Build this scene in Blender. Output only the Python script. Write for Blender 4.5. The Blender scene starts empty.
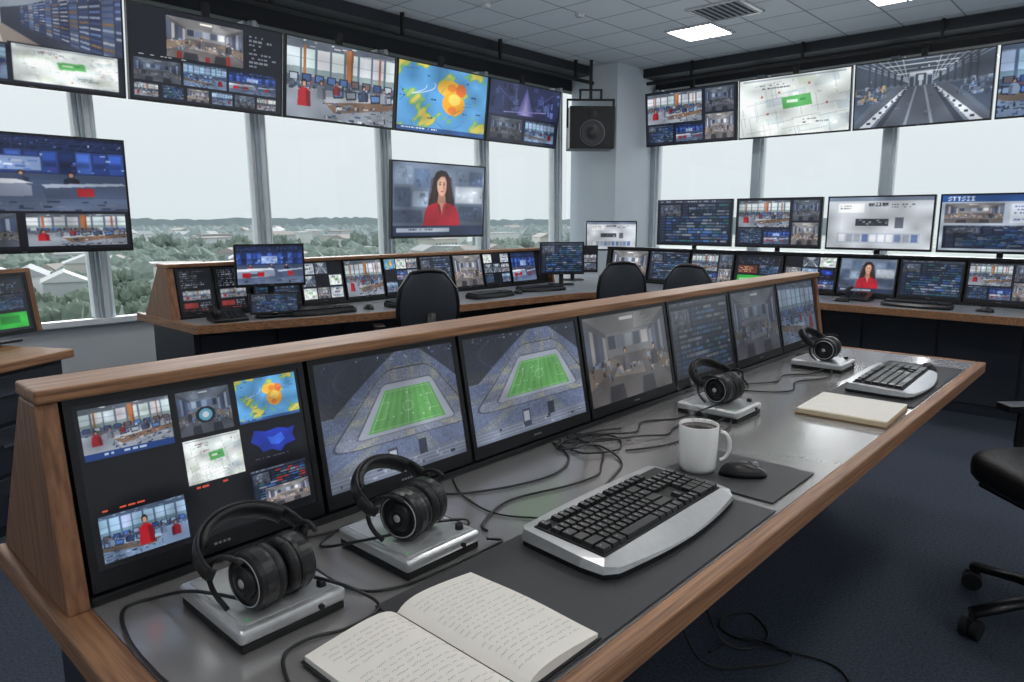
import bpy, bmesh, math, random
import numpy as np
from mathutils import Matrix, Vector, Euler
random.seed(7)
sc=bpy.context.scene
try:
    sc.view_settings.view_transform='Standard'
except Exception: pass
D=math.radians
# ------------------------------------------------------------------ materials
MATS={}
def lin(c): 
    return tuple((x/12.92 if x<=.04045 else ((x+.055)/1.055)**2.4) for x in c)
def s8(r,g,b): return lin((r/255,g/255,b/255))
def mat(name,col,rough=.5,metal=0.0,var=.06,scale=20,bump=0.0,emit=None,es=1.0,coat=0.0,stretch=None,col2=None):
    if name in MATS: return MATS[name]
    m=bpy.data.materials.new(name); m.use_nodes=True
    nt=m.node_tree; b=nt.nodes['Principled BSDF']
    tc=nt.nodes.new('ShaderNodeTexCoord'); mp=nt.nodes.new('ShaderNodeMapping')
    nt.links.new(tc.outputs['Object'],mp.inputs['Vector'])
    mp.inputs['Scale'].default_value=stretch or (1,1,1)
    n=nt.nodes.new('ShaderNodeTexNoise'); n.inputs['Scale'].default_value=scale; n.inputs['Detail'].default_value=5
    nt.links.new(mp.outputs['Vector'],n.inputs['Vector'])
    cr=nt.nodes.new('ShaderNodeValToRGB'); nt.links.new(n.outputs['Fac'],cr.inputs['Fac'])
    c1=[max(0,x*(1-var)) for x in col]; c2=list(col2) if col2 else [min(1,x*(1+var)) for x in col]
    cr.color_ramp.elements[0].position=.3; cr.color_ramp.elements[1].position=.7
    cr.color_ramp.elements[0].color=(*c1,1); cr.color_ramp.elements[1].color=(*c2,1)
    nt.links.new(cr.outputs['Color'],b.inputs['Base Color'])
    b.inputs['Roughness'].default_value=rough; b.inputs['Metallic'].default_value=metal
    if coat: b.inputs['Coat Weight'].default_value=coat
    if bump:
        bp=nt.nodes.new('ShaderNodeBump'); bp.inputs['Strength'].default_value=bump; bp.inputs['Distance'].default_value=.01
        nt.links.new(n.outputs['Fac'],bp.inputs['Height']); nt.links.new(bp.outputs['Normal'],b.inputs['Normal'])
    if emit:
        b.inputs['Emission Color'].default_value=(*emit,1); b.inputs['Emission Strength'].default_value=es
    MATS[name]=m; return m
wood=mat('warm_wood',s8(112,76,52),.5,0,.0,4.2,stretch=(1.1,34,34),col2=s8(176,130,94))
wood_y=mat('warm_wood_cross',s8(112,76,52),.5,0,.0,4.2,stretch=(34,1.1,34),col2=s8(176,130,94))
wood_z=mat('warm_wood_upright',s8(104,70,48),.5,0,.0,3.8,stretch=(26,26,1.3),col2=s8(158,112,80))
lam=mat('grey_laminate',s8(178,176,175),.2,.62,.03,160)
lam2=mat('grey_laminate_rear',s8(146,150,156),.28,.25,.05,60)
matb=mat('desk_mat_rubber',s8(50,51,55),.55,0,.1,300,bump=.05)
black=mat('black_plastic',s8(22,23,26),.33,0,.15,40)
blackm=mat('matte_black',s8(17,18,21),.6,0,.2,60)
bezel=mat('bezel_black',s8(28,30,34),.28,0,.1,30)
leather=mat('black_leatherette',s8(20,20,22),.45,0,.25,180,bump=.15)
silver=mat('silver_metal',s8(206,208,210),.28,.6,.05,90)
silverp=mat('silver_plastic',s8(196,198,200),.26,.45,.04,60)
chrome=mat('chrome',s8(200,200,205),.12,1,.02,10)
darkcab=mat('dark_cabinet_paint',s8(38,44,54),.5,0,.08,12)
navy=mat('navy_cabinet_paint',s8(32,38,48),.45,0,.1,10)
wallm=mat('light_grey_wall_paint',s8(196,201,206),.7,0,.02,3)
colm=mat('column_paint',s8(194,202,210),.65,0,.02,3)
darkw=mat('dark_bulkhead_paint',s8(38,42,48),.6,0,.05,5)
frame=mat('blue_grey_window_frame',s8(176,188,196),.4,.1,.04,10)
framel=mat('pale_window_frame',s8(224,230,234),.4,.0,.04,10)
greyp=mat('grey_metal_paint',s8(110,118,126),.45,.2,.05,20)
paper=mat('paper',s8(236,232,224),.8,0,.02,30)
cream=mat('page_edges',s8(214,200,172),.8,0,.1,8,stretch=(1,1,60))
ink=mat('blue_black_ink',s8(78,80,92),.7,0,.1,30)
ceramic=mat('white_ceramic',s8(252,252,250),.12,0,.01,10,coat=.5)
coffee=mat('black_coffee',s8(40,22,12),.1,0,.1,10)
keym=mat('key_black',s8(26,27,29),.35,0,.12,60)
legend=mat('key_legend_white',s8(180,182,185),.6)
meshm=mat('mesh_fabric',s8(50,55,63),.7,0,.3,250,bump=.2)
cone=mat('speaker_cone',s8(44,44,47),.4,0,.1,30)
ledg=mat('green_led',(0,.25,.06),.4,emit=(0.05,.6,.2),es=.3)
ledw=mat('pale_marking',s8(150,154,160),.5)
def carpet():
    return mat('blue_grey_carpet',s8(54,63,78),.95,0,.5,110,bump=.6)
def ceilmat():
    m=bpy.data.materials.new('ceiling_tiles'); m.use_nodes=True; nt=m.node_tree; b=nt.nodes['Principled BSDF']
    tc=nt.nodes.new('ShaderNodeTexCoord'); br=nt.nodes.new('ShaderNodeTexBrick')
    br.offset=0; br.squash=1
    br.inputs['Scale'].default_value=1; br.inputs['Brick Width'].default_value=.6; br.inputs['Row Height'].default_value=.6
    br.inputs['Mortar Size'].default_value=.010; br.inputs['Mortar Smooth'].default_value=.1
    br.inputs['Color1'].default_value=(*s8(172,179,187),1); br.inputs['Color2'].default_value=(*s8(182,188,195),1); br.inputs['Mortar'].default_value=(*s8(112,118,127),1)
    nt.links.new(tc.outputs['Object'],br.inputs['Vector']); nt.links.new(br.outputs['Color'],b.inputs['Base Color'])
    b.inputs['Roughness'].default_value=.8
    return m
def screenmat():
    m=bpy.data.materials.new('lit_screen'); m.use_nodes=True; nt=m.node_tree; b=nt.nodes['Principled BSDF']
    at=nt.nodes.new('ShaderNodeAttribute'); at.attribute_name='Col'
    b.inputs['Base Color'].default_value=(.012,.012,.014,1); b.inputs['Roughness'].default_value=.2
    nt.links.new(at.outputs['Color'],b.inputs['Emission Color']); b.inputs['Emission Strength'].default_value=.95
    return m
SCR=screenmat()
def glassmat():
    m=bpy.data.materials.new('window_glass'); m.use_nodes=True; nt=m.node_tree
    nt.nodes.remove(nt.nodes['Principled BSDF']); o=nt.nodes['Material Output']
    t=nt.nodes.new('ShaderNodeBsdfTransparent'); g=nt.nodes.new('ShaderNodeBsdfGlossy'); g.inputs['Roughness'].default_value=.02
    t.inputs['Color'].default_value=(.96,.98,.98,1)
    fr=nt.nodes.new('ShaderNodeFresnel'); fr.inputs['IOR'].default_value=1.4
    mx=nt.nodes.new('ShaderNodeMixShader'); nt.links.new(fr.outputs[0],mx.inputs[0]); nt.links.new(t.outputs[0],mx.inputs[1]); nt.links.new(g.outputs[0],mx.inputs[2])
    nt.links.new(mx.outputs[0],o.inputs['Surface']); return m
GL=glassmat()
def steammat():
    m=bpy.data.materials.new('steam_vapour'); m.use_nodes=True; nt=m.node_tree
    nt.nodes.remove(nt.nodes['Principled BSDF']); o=nt.nodes['Material Output']
    t=nt.nodes.new('ShaderNodeBsdfTransparent'); g=nt.nodes.new('ShaderNodeBsdfTranslucent'); g.inputs['Color'].default_value=(1,1,1,1)
    lw=nt.nodes.new('ShaderNodeLayerWeight'); lw.inputs['Blend'].default_value=.5
    tc=nt.nodes.new('ShaderNodeTexCoord'); n=nt.nodes.new('ShaderNodeTexNoise'); n.inputs['Scale'].default_value=45; nt.links.new(tc.outputs['Object'],n.inputs['Vector'])
    inv=nt.nodes.new('ShaderNodeMath'); inv.operation='SUBTRACT'; inv.inputs[0].default_value=1; nt.links.new(lw.outputs['Facing'],inv.inputs[1])
    pw=nt.nodes.new('ShaderNodeMath'); pw.operation='POWER'; nt.links.new(inv.outputs[0],pw.inputs[0]); pw.inputs[1].default_value=3
    n2=nt.nodes.new('ShaderNodeMath'); n2.operation='POWER'; nt.links.new(n.outputs['Fac'],n2.inputs[0]); n2.inputs[1].default_value=2
    mu=nt.nodes.new('ShaderNodeMath'); mu.operation='MULTIPLY'; nt.links.new(pw.outputs[0],mu.inputs[0]); nt.links.new(n2.outputs[0],mu.inputs[1])
    m2=nt.nodes.new('ShaderNodeMath'); m2.operation='MULTIPLY'; nt.links.new(mu.outputs[0],m2.inputs[0]); m2.inputs[1].default_value=.3
    mx=nt.nodes.new('ShaderNodeMixShader'); nt.links.new(m2.outputs[0],mx.inputs[0]); nt.links.new(t.outputs[0],mx.inputs[1]); nt.links.new(g.outputs[0],mx.inputs[2])
    nt.links.new(mx.outputs[0],o.inputs['Surface']); return m
# ------------------------------------------------------------------ mesh helpers
def T(x=0,y=0,z=0): return Matrix.Translation((x,y,z))
def Rm(a,ax): return Matrix.Rotation(D(a),4,ax)
def box(bm,lo,hi,M=None):
    c=[(a+b)/2 for a,b in zip(lo,hi)]; s=[abs(b-a) for a,b in zip(lo,hi)]
    m=T(*c)@Matrix.Diagonal((*s,1))
    bmesh.ops.create_cube(bm,size=1,matrix=(M@m if M else m))
def cyl(bm,r,d,c=(0,0,0),axis='Z',r2=None,seg=24,M=None):
    rot={'Z':Matrix.Identity(4),'X':Rm(90,'Y'),'Y':Rm(-90,'X')}[axis]
    m=T(*c)@rot
    bmesh.ops.create_cone(bm,cap_ends=True,segments=seg,radius1=r,radius2=r if r2 is None else r2,depth=d,matrix=(M@m if M else m))
def sph(bm,r,c,s=(1,1,1),seg=16,M=None):
    m=T(*c)@Matrix.Diagonal((*s,1))
    bmesh.ops.create_uvsphere(bm,u_segments=seg,v_segments=max(8,seg//2),radius=r,matrix=(M@m if M else m))
def prism(bm,pts,axis,lo,hi):
    def mk(p,t):
        return {'X':(t,p[0],p[1]),'Y':(p[0],t,p[1]),'Z':(p[0],p[1],t)}[axis]
    a=[bm.verts.new(mk(p,lo)) for p in pts]; b=[bm.verts.new(mk(p,hi)) for p in pts]
    n=len(pts)
    bm.faces.new(a); bm.faces.new(b[::-1])
    for i in range(n): bm.faces.new((a[i],b[i],b[(i+1)%n],a[(i+1)%n]))
    bmesh.ops.recalc_face_normals(bm,faces=bm.faces)
def lathe(bm,prof,seg=32,axis='Z',M=None):
    rings=[]
    for r,z in prof:
        ring=[]
        for i in range(seg):
            a=2*math.pi*i/seg
            p=Vector((r*math.cos(a),r*math.sin(a),z))
            if axis=='X': p=Vector((p.z,p.x,p.y))
            if axis=='Y': p=Vector((p.x,p.z,p.y))
            if M: p=M@p
            ring.append(bm.verts.new(p))
        rings.append(ring)
    for a,b in zip(rings,rings[1:]):
        for i in range(seg): bm.faces.new((a[i],a[(i+1)%seg],b[(i+1)%seg],b[i]))
    bmesh.ops.recalc_face_normals(bm,faces=bm.faces)
def sweep(bm,pts,ra,rb=None,seg=10,closed=False,up=Vector((0,1,0)),taper=None):
    rb=rb or ra; pts=[Vector(p) for p in pts]; n=len(pts); rings=[]
    for i,p in enumerate(pts):
        if closed: t=(pts[(i+1)%n]-pts[i-1]).normalized()
        else: t=(pts[min(i+1,n-1)]-pts[max(i-1,0)]).normalized()
        u=(up-t*up.dot(t)); 
        if u.length<1e-4: u=Vector((1,0,0))-t*t.x
        u.normalize(); s=t.cross(u); f=taper(i/(n-1)) if taper else 1
        rings.append([bm.verts.new(p+u*rb*f*math.sin(2*math.pi*k/seg)+s*ra*f*math.cos(2*math.pi*k/seg)) for k in range(seg)])
    m=n if closed else n-1
    for i in range(m):
        a,b=rings[i],rings[(i+1)%n]
        for k in range(seg): bm.faces.new((a[k],a[(k+1)%seg],b[(k+1)%seg],b[k]))
    if not closed:
        bm.faces.new(rings[0][::-1]); bm.faces.new(rings[-1])
    bmesh.ops.recalc_face_normals(bm,faces=bm.faces)
def link(o): sc.collection.objects.link(o)
def obj(name,bm,m,parent=None,loc=(0,0,0),rot=(0,0,0),smooth=False,bev=0,seg=2,sub=0,label=None,cat=None,kind=None,group=None,solid=0,clean=False):
    me=bpy.data.meshes.new(name); bm.to_mesh(me); bm.free()
    for mm in (m if isinstance(m,(list,tuple)) else [m]): me.materials.append(mm)
    if smooth: me.polygons.foreach_set('use_smooth',[True]*len(me.polygons))
    o=bpy.data.objects.new(name,me); link(o)
    o.location=loc; o.rotation_euler=rot
    if parent: o.parent=parent
    if solid:
        md=o.modifiers.new('s','SOLIDIFY'); md.thickness=solid; md.offset=0
    if bev:
        md=o.modifiers.new('b','BEVEL'); md.width=bev; md.segments=seg; md.limit_method='ANGLE'; md.angle_limit=D(40)
    if sub:
        md=o.modifiers.new('u','SUBSURF'); md.levels=sub; md.render_levels=sub
    tag(o,label,cat,kind,group); return o
def tag(o,label=None,cat=None,kind=None,group=None):
    if label: o['label']=label
    if cat: o['category']=cat
    if kind: o['kind']=kind
    if group: o['group']=group
def thing(name,label,cat,loc=(0,0,0),rot=(0,0,0),group=None):
    o=bpy.data.objects.new(name,None); link(o); o.empty_display_size=.05
    o.location=loc; o.rotation_euler=rot; tag(o,label,cat,None,group); return o
def nb(): return bmesh.new()
def boxobj(name,lo,hi,m,parent=None,bev=0,**k):
    bm=nb(); box(bm,lo,hi); return obj(name,bm,m,parent,bev=bev,**k)
def clone(root,loc,rot=None,label=None,scale=None):
    n=root.copy(); link(n); n.location=loc
    if rot is not None: n.rotation_euler=rot
    if label: n['label']=label
    if scale: n.scale=(scale,)*3
    def rec(a,b):
        for c in [x for x in list(sc.collection.objects) if x.parent==a]:
            d=c.copy(); link(d); d.parent=b; rec(c,d)
    rec(root,n); return n
# ------------------------------------------------------------------ screen painting
rg=np.random.RandomState(5)
def blank(w,h,c):
    a=np.zeros((h,w,3)); a[:]=np.array(c)/255.; return a
def RC(a,x0,y0,x1,y1,c):
    h,w,_=a.shape
    i0,i1=int(round(y0*h)),max(int(round(y0*h))+1,int(round(y1*h))); j0,j1=int(round(x0*w)),max(int(round(x0*w))+1,int(round(x1*w)))
    a[max(0,i0):max(0,i1),max(0,j0):max(0,j1)]=np.clip(np.array(c)/255.,0,1)
def grid(a):
    h,w,_=a.shape
    return np.meshgrid((np.arange(w)+.5)/w,(np.arange(h)+.5)/h)
def EL(a,cx,cy,rx,ry,c):
    X,Y=grid(a); a[((X-cx)/rx)**2+((Y-cy)/ry)**2<1]=np.array(c)/255.
def PL(a,pts,c):
    X,Y=grid(a); ins=np.zeros(X.shape,bool); n=len(pts)
    for i in range(n):
        x1,y1=pts[i]; x2,y2=pts[(i+1)%n]
        if y1==y2: continue
        cnd=((y1>Y)!=(y2>Y))&(X<(x2-x1)*(Y-y1)/(y2-y1)+x1); ins^=cnd
    a[ins]=np.array(c)/255.
def LN(a,x0,y0,x1,y1,t,c,blend=1):
    h,w,_=a.shape; asp=w/h; X,Y=grid(a); X=X*asp; x0*=asp; x1*=asp
    dx,dy=x1-x0,y1-y0; L=dx*dx+dy*dy+1e-9
    k=np.clip(((X-x0)*dx+(Y-y0)*dy)/L,0,1); d=np.hypot(X-x0-k*dx,Y-y0-k*dy)
    m=d<t; a[m]=a[m]*(1-blend)+np.array(c)/255.*blend
def SP(a,x0,y0,x1,y1,n,cols,sw,sh,ct=.25):
    for _ in range(int(n*2.0)):
        x=x0+rg.rand()*(x1-x0); y=y0+rg.rand()*(y1-y0); c=np.array(cols[rg.randint(len(cols))],float)
        w_=sw*(.2+.6*rg.rand()); h_=sh*(.3+.7*rg.rand())
        if rg.rand()<.3: w_,h_=w_*.35,h_*1.6
        RC(a,x,y,min(x+w_,x1),min(y+h_,y1),c*(.85+.25*rg.rand()))
        if h_*a.shape[0]>4:
            for k in range(2):
                fx,fy=rg.rand(2)*.6
                RC(a,x+w_*fx,y+h_*fy,min(x+w_*(fx+.35),x1),min(y+h_*(fy+.3),y1),c*(1-ct+2*ct*rg.rand()))
            RC(a,x,y,min(x+w_,x1),y,np.clip(c*1.25,0,255))
def TX(a,x,y,w,rows,rh,c,dens=.7):
    for r in range(rows):
        xx=x; end=x+w*(.5+.5*rg.rand())
        while xx<end:
            l=.008+.022*rg.rand()
            if rg.rand()<dens: RC(a,xx,y+r*rh,xx+l,y+r*rh+rh*.4,c)
            xx+=l+.008
def NZ(a,amt):
    h,w,_=a.shape; a*=1+amt*(rg.rand(h,w,1)-.5)*1.2
    return np.clip(a,0,1)
def lowf(h,w,n=6,lo=.74,hi=1.16):
    g=lo+(hi-lo)*rg.rand(n,n+2)
    t=np.array([np.interp(np.linspace(0,n+1,w),np.arange(n+2),g[i]) for i in range(n)])
    return np.array([np.interp(np.linspace(0,n-1,h),np.arange(n),t[:,j]) for j in range(w)]).T[...,None]
def soft(a,k=1):
    h,w,_=a.shape; a=a*lowf(h,w)
    for _ in range(k):
        p=np.pad(a,((1,1),(1,1),(0,0)),'edge'); a=.4*a+.15*(p[:-2,1:-1]+p[2:,1:-1]+p[1:-1,:-2]+p[1:-1,2:])
    return np.clip(a,0,1)
GLY={'S':"011 100 010 001 110",'T':"111 010 010 010 010",'I':"111 010 010 010 111",'N':"101 111 111 101 101",'A':"010 101 111 101 101",'M':"101 111 111 101 101",'L':"100 100 100 100 111",'E':"111 100 110 100 111",'V':"101 101 101 101 010"}
def GT(a,x,y,s,px,c):
    h,w,_=a.shape; asp=w/h
    for ch in s:
        if ch in GLY:
            for r,row in enumerate(GLY[ch].split()):
                for k,b in enumerate(row):
                    if b=='1': RC(a,x+k*px/asp,y+r*px,x+(k+1)*px/asp,y+(r+1)*px,c)
        x+=4*px/asp
def figure(a,cx,cy,s,col,hair=(44,32,30)):
    EL(a,cx,cy,.022*s,.045*s,hair); EL(a,cx,cy+.012*s,.014*s,.03*s,(186,142,122))
    c=np.array(col)
    PL(a,[(cx-.02*s,cy+.05*s),(cx+.02*s,cy+.05*s),(cx+.045*s,cy+.09*s),(cx+.05*s,cy+.26*s),(cx-.05*s,cy+.26*s),(cx-.045*s,cy+.09*s)],c)
    PL(a,[(cx+.01*s,cy+.08*s),(cx+.045*s,cy+.09*s),(cx+.05*s,cy+.26*s),(cx+.02*s,cy+.26*s)],c*.7)
def studio(w,h):
    a=blank(w,h,(18,26,52)); 
    for k in range(7): LN(a,0,.02+.03*k,1,.05+.018*k,.004,(40,58,104))
    for k in range(14): LN(a,.07*k,0,.5+(.07*k-.5)*.8,.18,.003,(46,64,110))
    SP(a,0,.04,1,.14,16,[(120,160,235),(50,80,160),(200,220,255)],.02,.015)
    RC(a,0,.18,1,.5,(34,50,96))
    for k in range(13):
        x=k/13; c=[(44,74,148),(28,42,86),(60,92,170),(36,56,116)][k%4]; RC(a,x,.19,x+.07,.48,c); RC(a,x+.005,.22,x+.06,.32,np.array(c)*1.25); RC(a,x+.005,.34,x+.06,.4,np.array(c)*.8)
    SP(a,0,.22,1,.46,14,[(90,130,205),(70,60,140),(150,176,220)],.05,.04)
    RC(a,.36,.26,.62,.48,(52,72,130)); RC(a,.37,.28,.61,.46,(140,164,212)); SP(a,.38,.3,.6,.45,8,[(90,120,180),(200,212,232)],.06,.05)
    RC(a,0,.5,1,1,(64,76,102)); 
    for k in range(8): PL(a,[(0,.55+.06*k),(1,.5+.06*k),(1,.56+.06*k),(0,.61+.06*k)],(62+5*k,76+5*k,104+5*k))
    figure(a,.2,.5,.8,(150,36,46)); figure(a,.74,.5,.8,(34,38,54)); figure(a,.52,.49,.7,(60,70,100))
    PL(a,[(.0,.62),(.5,.6),(.56,.66),(.56,.8),(0,.84)],(140,150,172)); PL(a,[(0,.6),(.5,.58),(.57,.63),(0,.67)],(214,220,230)); RC(a,.08,.7,.2,.82,(166,30,38)); RC(a,.3,.69,.4,.8,(160,28,36)); RC(a,.2,.72,.3,.8,(60,72,100))
    PL(a,[(.6,.66),(.98,.62),(1,.66),(1,.82),(.62,.84)],(70,82,108)); PL(a,[(.6,.64),(.98,.6),(1,.63),(.62,.69)],(170,182,204)); RC(a,.76,.68,.84,.8,(160,34,40))
    SP(a,0,.86,1,1,18,[(50,60,84),(110,120,140)],.1,.03)
    return soft(NZ(a,.05))
def office(w,h,warm=1):
    a=blank(w,h,(150,160,172))
    PL(a,[(0,0),(1,0),(1,.06),(0,.13)],(92,100,112)); SP(a,0,.0,1,.08,10,[(225,232,238),(70,76,84)],.1,.012)
    for i in range(8): 
        x=.0+i*.13; PL(a,[(x,.12-.04*x),(x+.11,.12-.04*x),(x+.11,.44),(x,.46)],(200+rg.randint(20),212+rg.randint(14),224))
        PL(a,[(x,.36),(x+.11,.35),(x+.11,.44),(x,.46)],(140,158,160)); RC(a,x+.11,.06,x+.13,.5,(96,110,128)); RC(a,x,.24,x+.11,.245,(140,152,166))
    if warm: 
        PL(a,[(.52,.04),(.59,.04),(.58,.62),(.53,.62)],(176,112,68)); PL(a,[(.57,.04),(.59,.04),(.58,.62),(.565,.62)],(128,80,50)); RC(a,.14,.08,.165,.5,(160,102,66)); RC(a,.84,.08,.86,.48,(160,106,72))
    RC(a,0,.46,1,.6,(88,98,116)); 
    for k in range(9): RC(a,.02+k*.11,.43,.1+k*.11,.53,(30,36,50)); RC(a,.03+k*.11,.44,.09+k*.11,.52,[(84,118,180),(180,190,204),(60,84,130),(110,90,90)][rg.randint(4)])
    SP(a,0,.5,1,.64,40,[(60,70,92),(170,180,190),(50,56,70),(120,130,146),(132,66,60)],.05,.04)
    PL(a,[(0,.66),(.8,.56),(1,.64),(1,1),(0,1)],(142,150,162)); PL(a,[(.3,.72),(1,.62),(1,.76),(.42,.9)],(122,96,78)); PL(a,[(.3,.7),(1,.6),(1,.65),(.34,.77)],(180,186,194))
    for k in range(5): PL(a,[(.4+k*.12,.58+.0*k),(.5+k*.12,.565),(.505+k*.12,.68),(.41+k*.12,.7)],(36,42,56)); PL(a,[(.41+k*.12,.6),(.49+k*.12,.585),(.495+k*.12,.66),(.42+k*.12,.675)],[(96,130,186),(150,160,176),(70,100,150)][k%3])
    SP(a,.3,.74,1,1,34,[(40,46,60),(190,194,200),(80,96,130),(60,70,90),(130,136,146)],.07,.04)
    figure(a,.3,.52,.8,(120,126,140)); figure(a,.7,.5,.7,(60,70,96)); figure(a,.9,.5,.7,(150,156,166))
    figure(a,.15,.55,1.15,(168,32,42)); 
    if w>100: figure(a,.44,.5,.6,(150,44,48))
    return soft(NZ(a,.04))
def office2(w,h):
    a=office(w,h,0)[:,::-1].copy(); a*=np.array((.8,.9,1.02)); return np.clip(a,0,1)
def room2(w,h):
    a=room(w,h)[:,::-1].copy(); a*=np.array((1.5,1.36,1.22)); return np.clip(a,0,1)
def wmap(w,h):
    a=blank(w,h,(96,164,220)); X,Y=grid(a)
    f=np.sin(X*9+2*np.sin(Y*7))+np.cos(Y*8+1.5*np.sin(X*11))+.5*np.sin(X*31)*np.cos(Y*27)+.25*np.sin(X*67+Y*40)
    a[f>.7]=np.array((120,180,120))/255; a[f>1.0]=np.array((176,196,110))/255; a[f>1.35]=np.array((226,210,100))/255
    for cx,cy,rx,ry,c in [(.55,.3,.14,.13,(236,186,70)),(.6,.52,.13,.18,(240,170,54)),(.68,.3,.06,.1,(226,120,64)),(.62,.45,.07,.09,(250,210,100)),(.57,.28,.05,.06,(232,140,60)),(.6,.62,.05,.06,(230,130,56))]: EL(a,cx+.01*math.sin(cy*50),cy,rx,ry,c)
    for _ in range(16):
        x,y=rg.rand(2); LN(a,x,y,x+.3*(rg.rand()-.5),y+.3*(rg.rand()-.5),.004,(50,100,150),.7)
    for k in range(14):
        t0,t1=k*.25,(k+1)*.25; LN(a,.2+.1*math.cos(t0*2)+.03*t0,.3+.15*math.sin(t0),.2+.1*math.cos(t1*2)+.03*t1,.3+.15*math.sin(t1),.006,(236,240,250),.8)
    for _ in range(10):
        x,y=rg.rand(2)*.9; TX(a,x,y,.07,1,.035,(30,50,80))
    RC(a,0,.93,1,1,(50,90,150)); TX(a,.05,.945,.6,1,.04,(230,240,250))
    return soft(NZ(a,.03))
def bmap(w,h):
    a=blank(w,h,(16,18,26)); PL(a,[(.2,.12),(.4,.2),(.6,.16),(.78,.24),(.9,.2),(.84,.42),(.88,.6),(.68,.66),(.6,.8),(.44,.68),(.3,.72),(.24,.54),(.12,.4)],(34,56,170)); PL(a,[(.4,.35),(.5,.38),(.65,.3),(.7,.5),(.58,.6),(.45,.56)],(56,104,226))
    TX(a,.05,.86,.7,1,.05,(180,190,210)); return soft(a)
def plan(w,h):
    a=blank(w,h,(216,223,221)); 
    for _ in range(16):
        x,y=rg.rand(2); PL(a,[(x,y),(x+.16,y-.03),(x+.18,y+.1),(x+.02,y+.14)],[(200,210,210),(232,236,232),(204,214,202),(190,202,208)][rg.randint(4)])
    for _ in range(34):
        x,y=rg.rand(2); 
        if rg.rand()<.5: LN(a,x,y,x+.25,y-.05,.004,(160,170,176))
        else: LN(a,x,y,x+.03,y+.3,.004,(160,170,176))
    SP(a,0,.0,1,1,14,[(196,206,208),(236,240,238),(226,220,208)],.06,.05,.08)
    PL(a,[(.4,.36),(.66,.33),(.68,.52),(.42,.56)],(92,170,98)); RC(a,.45,.41,.55,.46,(214,236,212)); RC(a,.57,.4,.62,.44,(60,136,70))
    TX(a,.2,.12,.3,2,.05,(60,70,80)); TX(a,.6,.75,.25,2,.05,(70,80,90)); RC(a,.04,.02,.96,.05,(150,160,168))
    for _ in range(5):
        x,y=.1+.8*rg.rand(2); RC(a,x,y,x+.02,y+.03,(180,80,70))
    a=soft(NZ(a,.02)); return np.clip(a*1.08,0,1)
def presenter(w,h):
    a=blank(w,h,(112,126,148)); X,Y=grid(a); a*= (1.15-.4*Y)[...,None]
    for x0,y0,x1,y1,c in [(.02,.05,.2,.3,(140,160,186)),(.22,.08,.38,.34,(96,118,150)),(.02,.34,.18,.6,(80,98,126)),(.2,.38,.36,.6,(150,168,190)),(.64,.05,.8,.26,(124,142,168)),(.82,.08,.98,.28,(90,108,138)),(.66,.3,.98,.54,(186,196,208)),(.7,.58,.98,.8,(76,90,116)),(.0,.64,.3,.82,(70,82,106))]:
        RC(a,x0,y0,x1,y1,c); SP(a,x0+.01,y0+.01,x1-.01,y1-.01,5,[np.array(c)*.75,np.array(c)*1.15,np.array(c)*1.05],.07,.06,.1)
    a=soft(a,4)
    PL(a,[(.42,.2),(.45,.11),(.5,.08),(.56,.1),(.6,.18),(.62,.34),(.645,.5),(.66,.72),(.36,.72),(.37,.52),(.4,.36)],(44,30,28))
    for q in range(7): LN(a,.57+.008*q,.18,.60+.01*q,.62,.003,(78-5*q,52-3*q,42)); LN(a,.445-.008*q,.2,.42-.01*q,.62,.003,(72-4*q,48-3*q,38))
    PL(a,[(.475,.4),(.545,.4),(.56,.56),(.46,.56)],(168,122,102)); EL(a,.51,.29,.053,.15,(204,158,136)); EL(a,.498,.27,.036,.11,(220,176,154)); EL(a,.54,.33,.02,.08,(186,138,116)); EL(a,.49,.34,.014,.02,(214,150,136))
    PL(a,[(.44,.26),(.46,.14),(.51,.1),(.57,.15),(.575,.26),(.55,.17),(.5,.17)],(44,30,28))
    EL(a,.49,.28,.009,.01,(40,28,26)); EL(a,.53,.28,.009,.01,(40,28,26)); LN(a,.478,.255,.5,.252,.004,(76,50,42)); LN(a,.522,.252,.545,.255,.004,(76,50,42)); EL(a,.511,.375,.015,.01,(172,70,72)); LN(a,.511,.3,.514,.335,.004,(180,132,110))
    PL(a,[(.33,.66),(.36,.58),(.46,.53),(.51,.66),(.56,.53),(.66,.58),(.7,.68),(.72,.86),(.31,.86)],(172,30,46)); PL(a,[(.47,.54),(.55,.54),(.51,.7)],(198,150,130)); 
    for q in range(5): LN(a,.38+.02*q,.6,.4+.015*q,.86,.006,(150-6*q,22,36),.6); LN(a,.64-.02*q,.6,.62-.015*q,.86,.006,(196-10*q,42,56),.6)
    PL(a,[(.46,.53),(.49,.56),(.51,.68),(.49,.7)],(130,20,34)); PL(a,[(.56,.53),(.53,.56),(.515,.68),(.53,.7)],(196,44,60))
    RC(a,0,.86,1,1,(44,54,80)); RC(a,.04,.89,.6,.95,(170,180,196)); TX(a,.16,.905,.38,1,.04,(40,50,70))
    return soft(NZ(a,.05),2)
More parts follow.
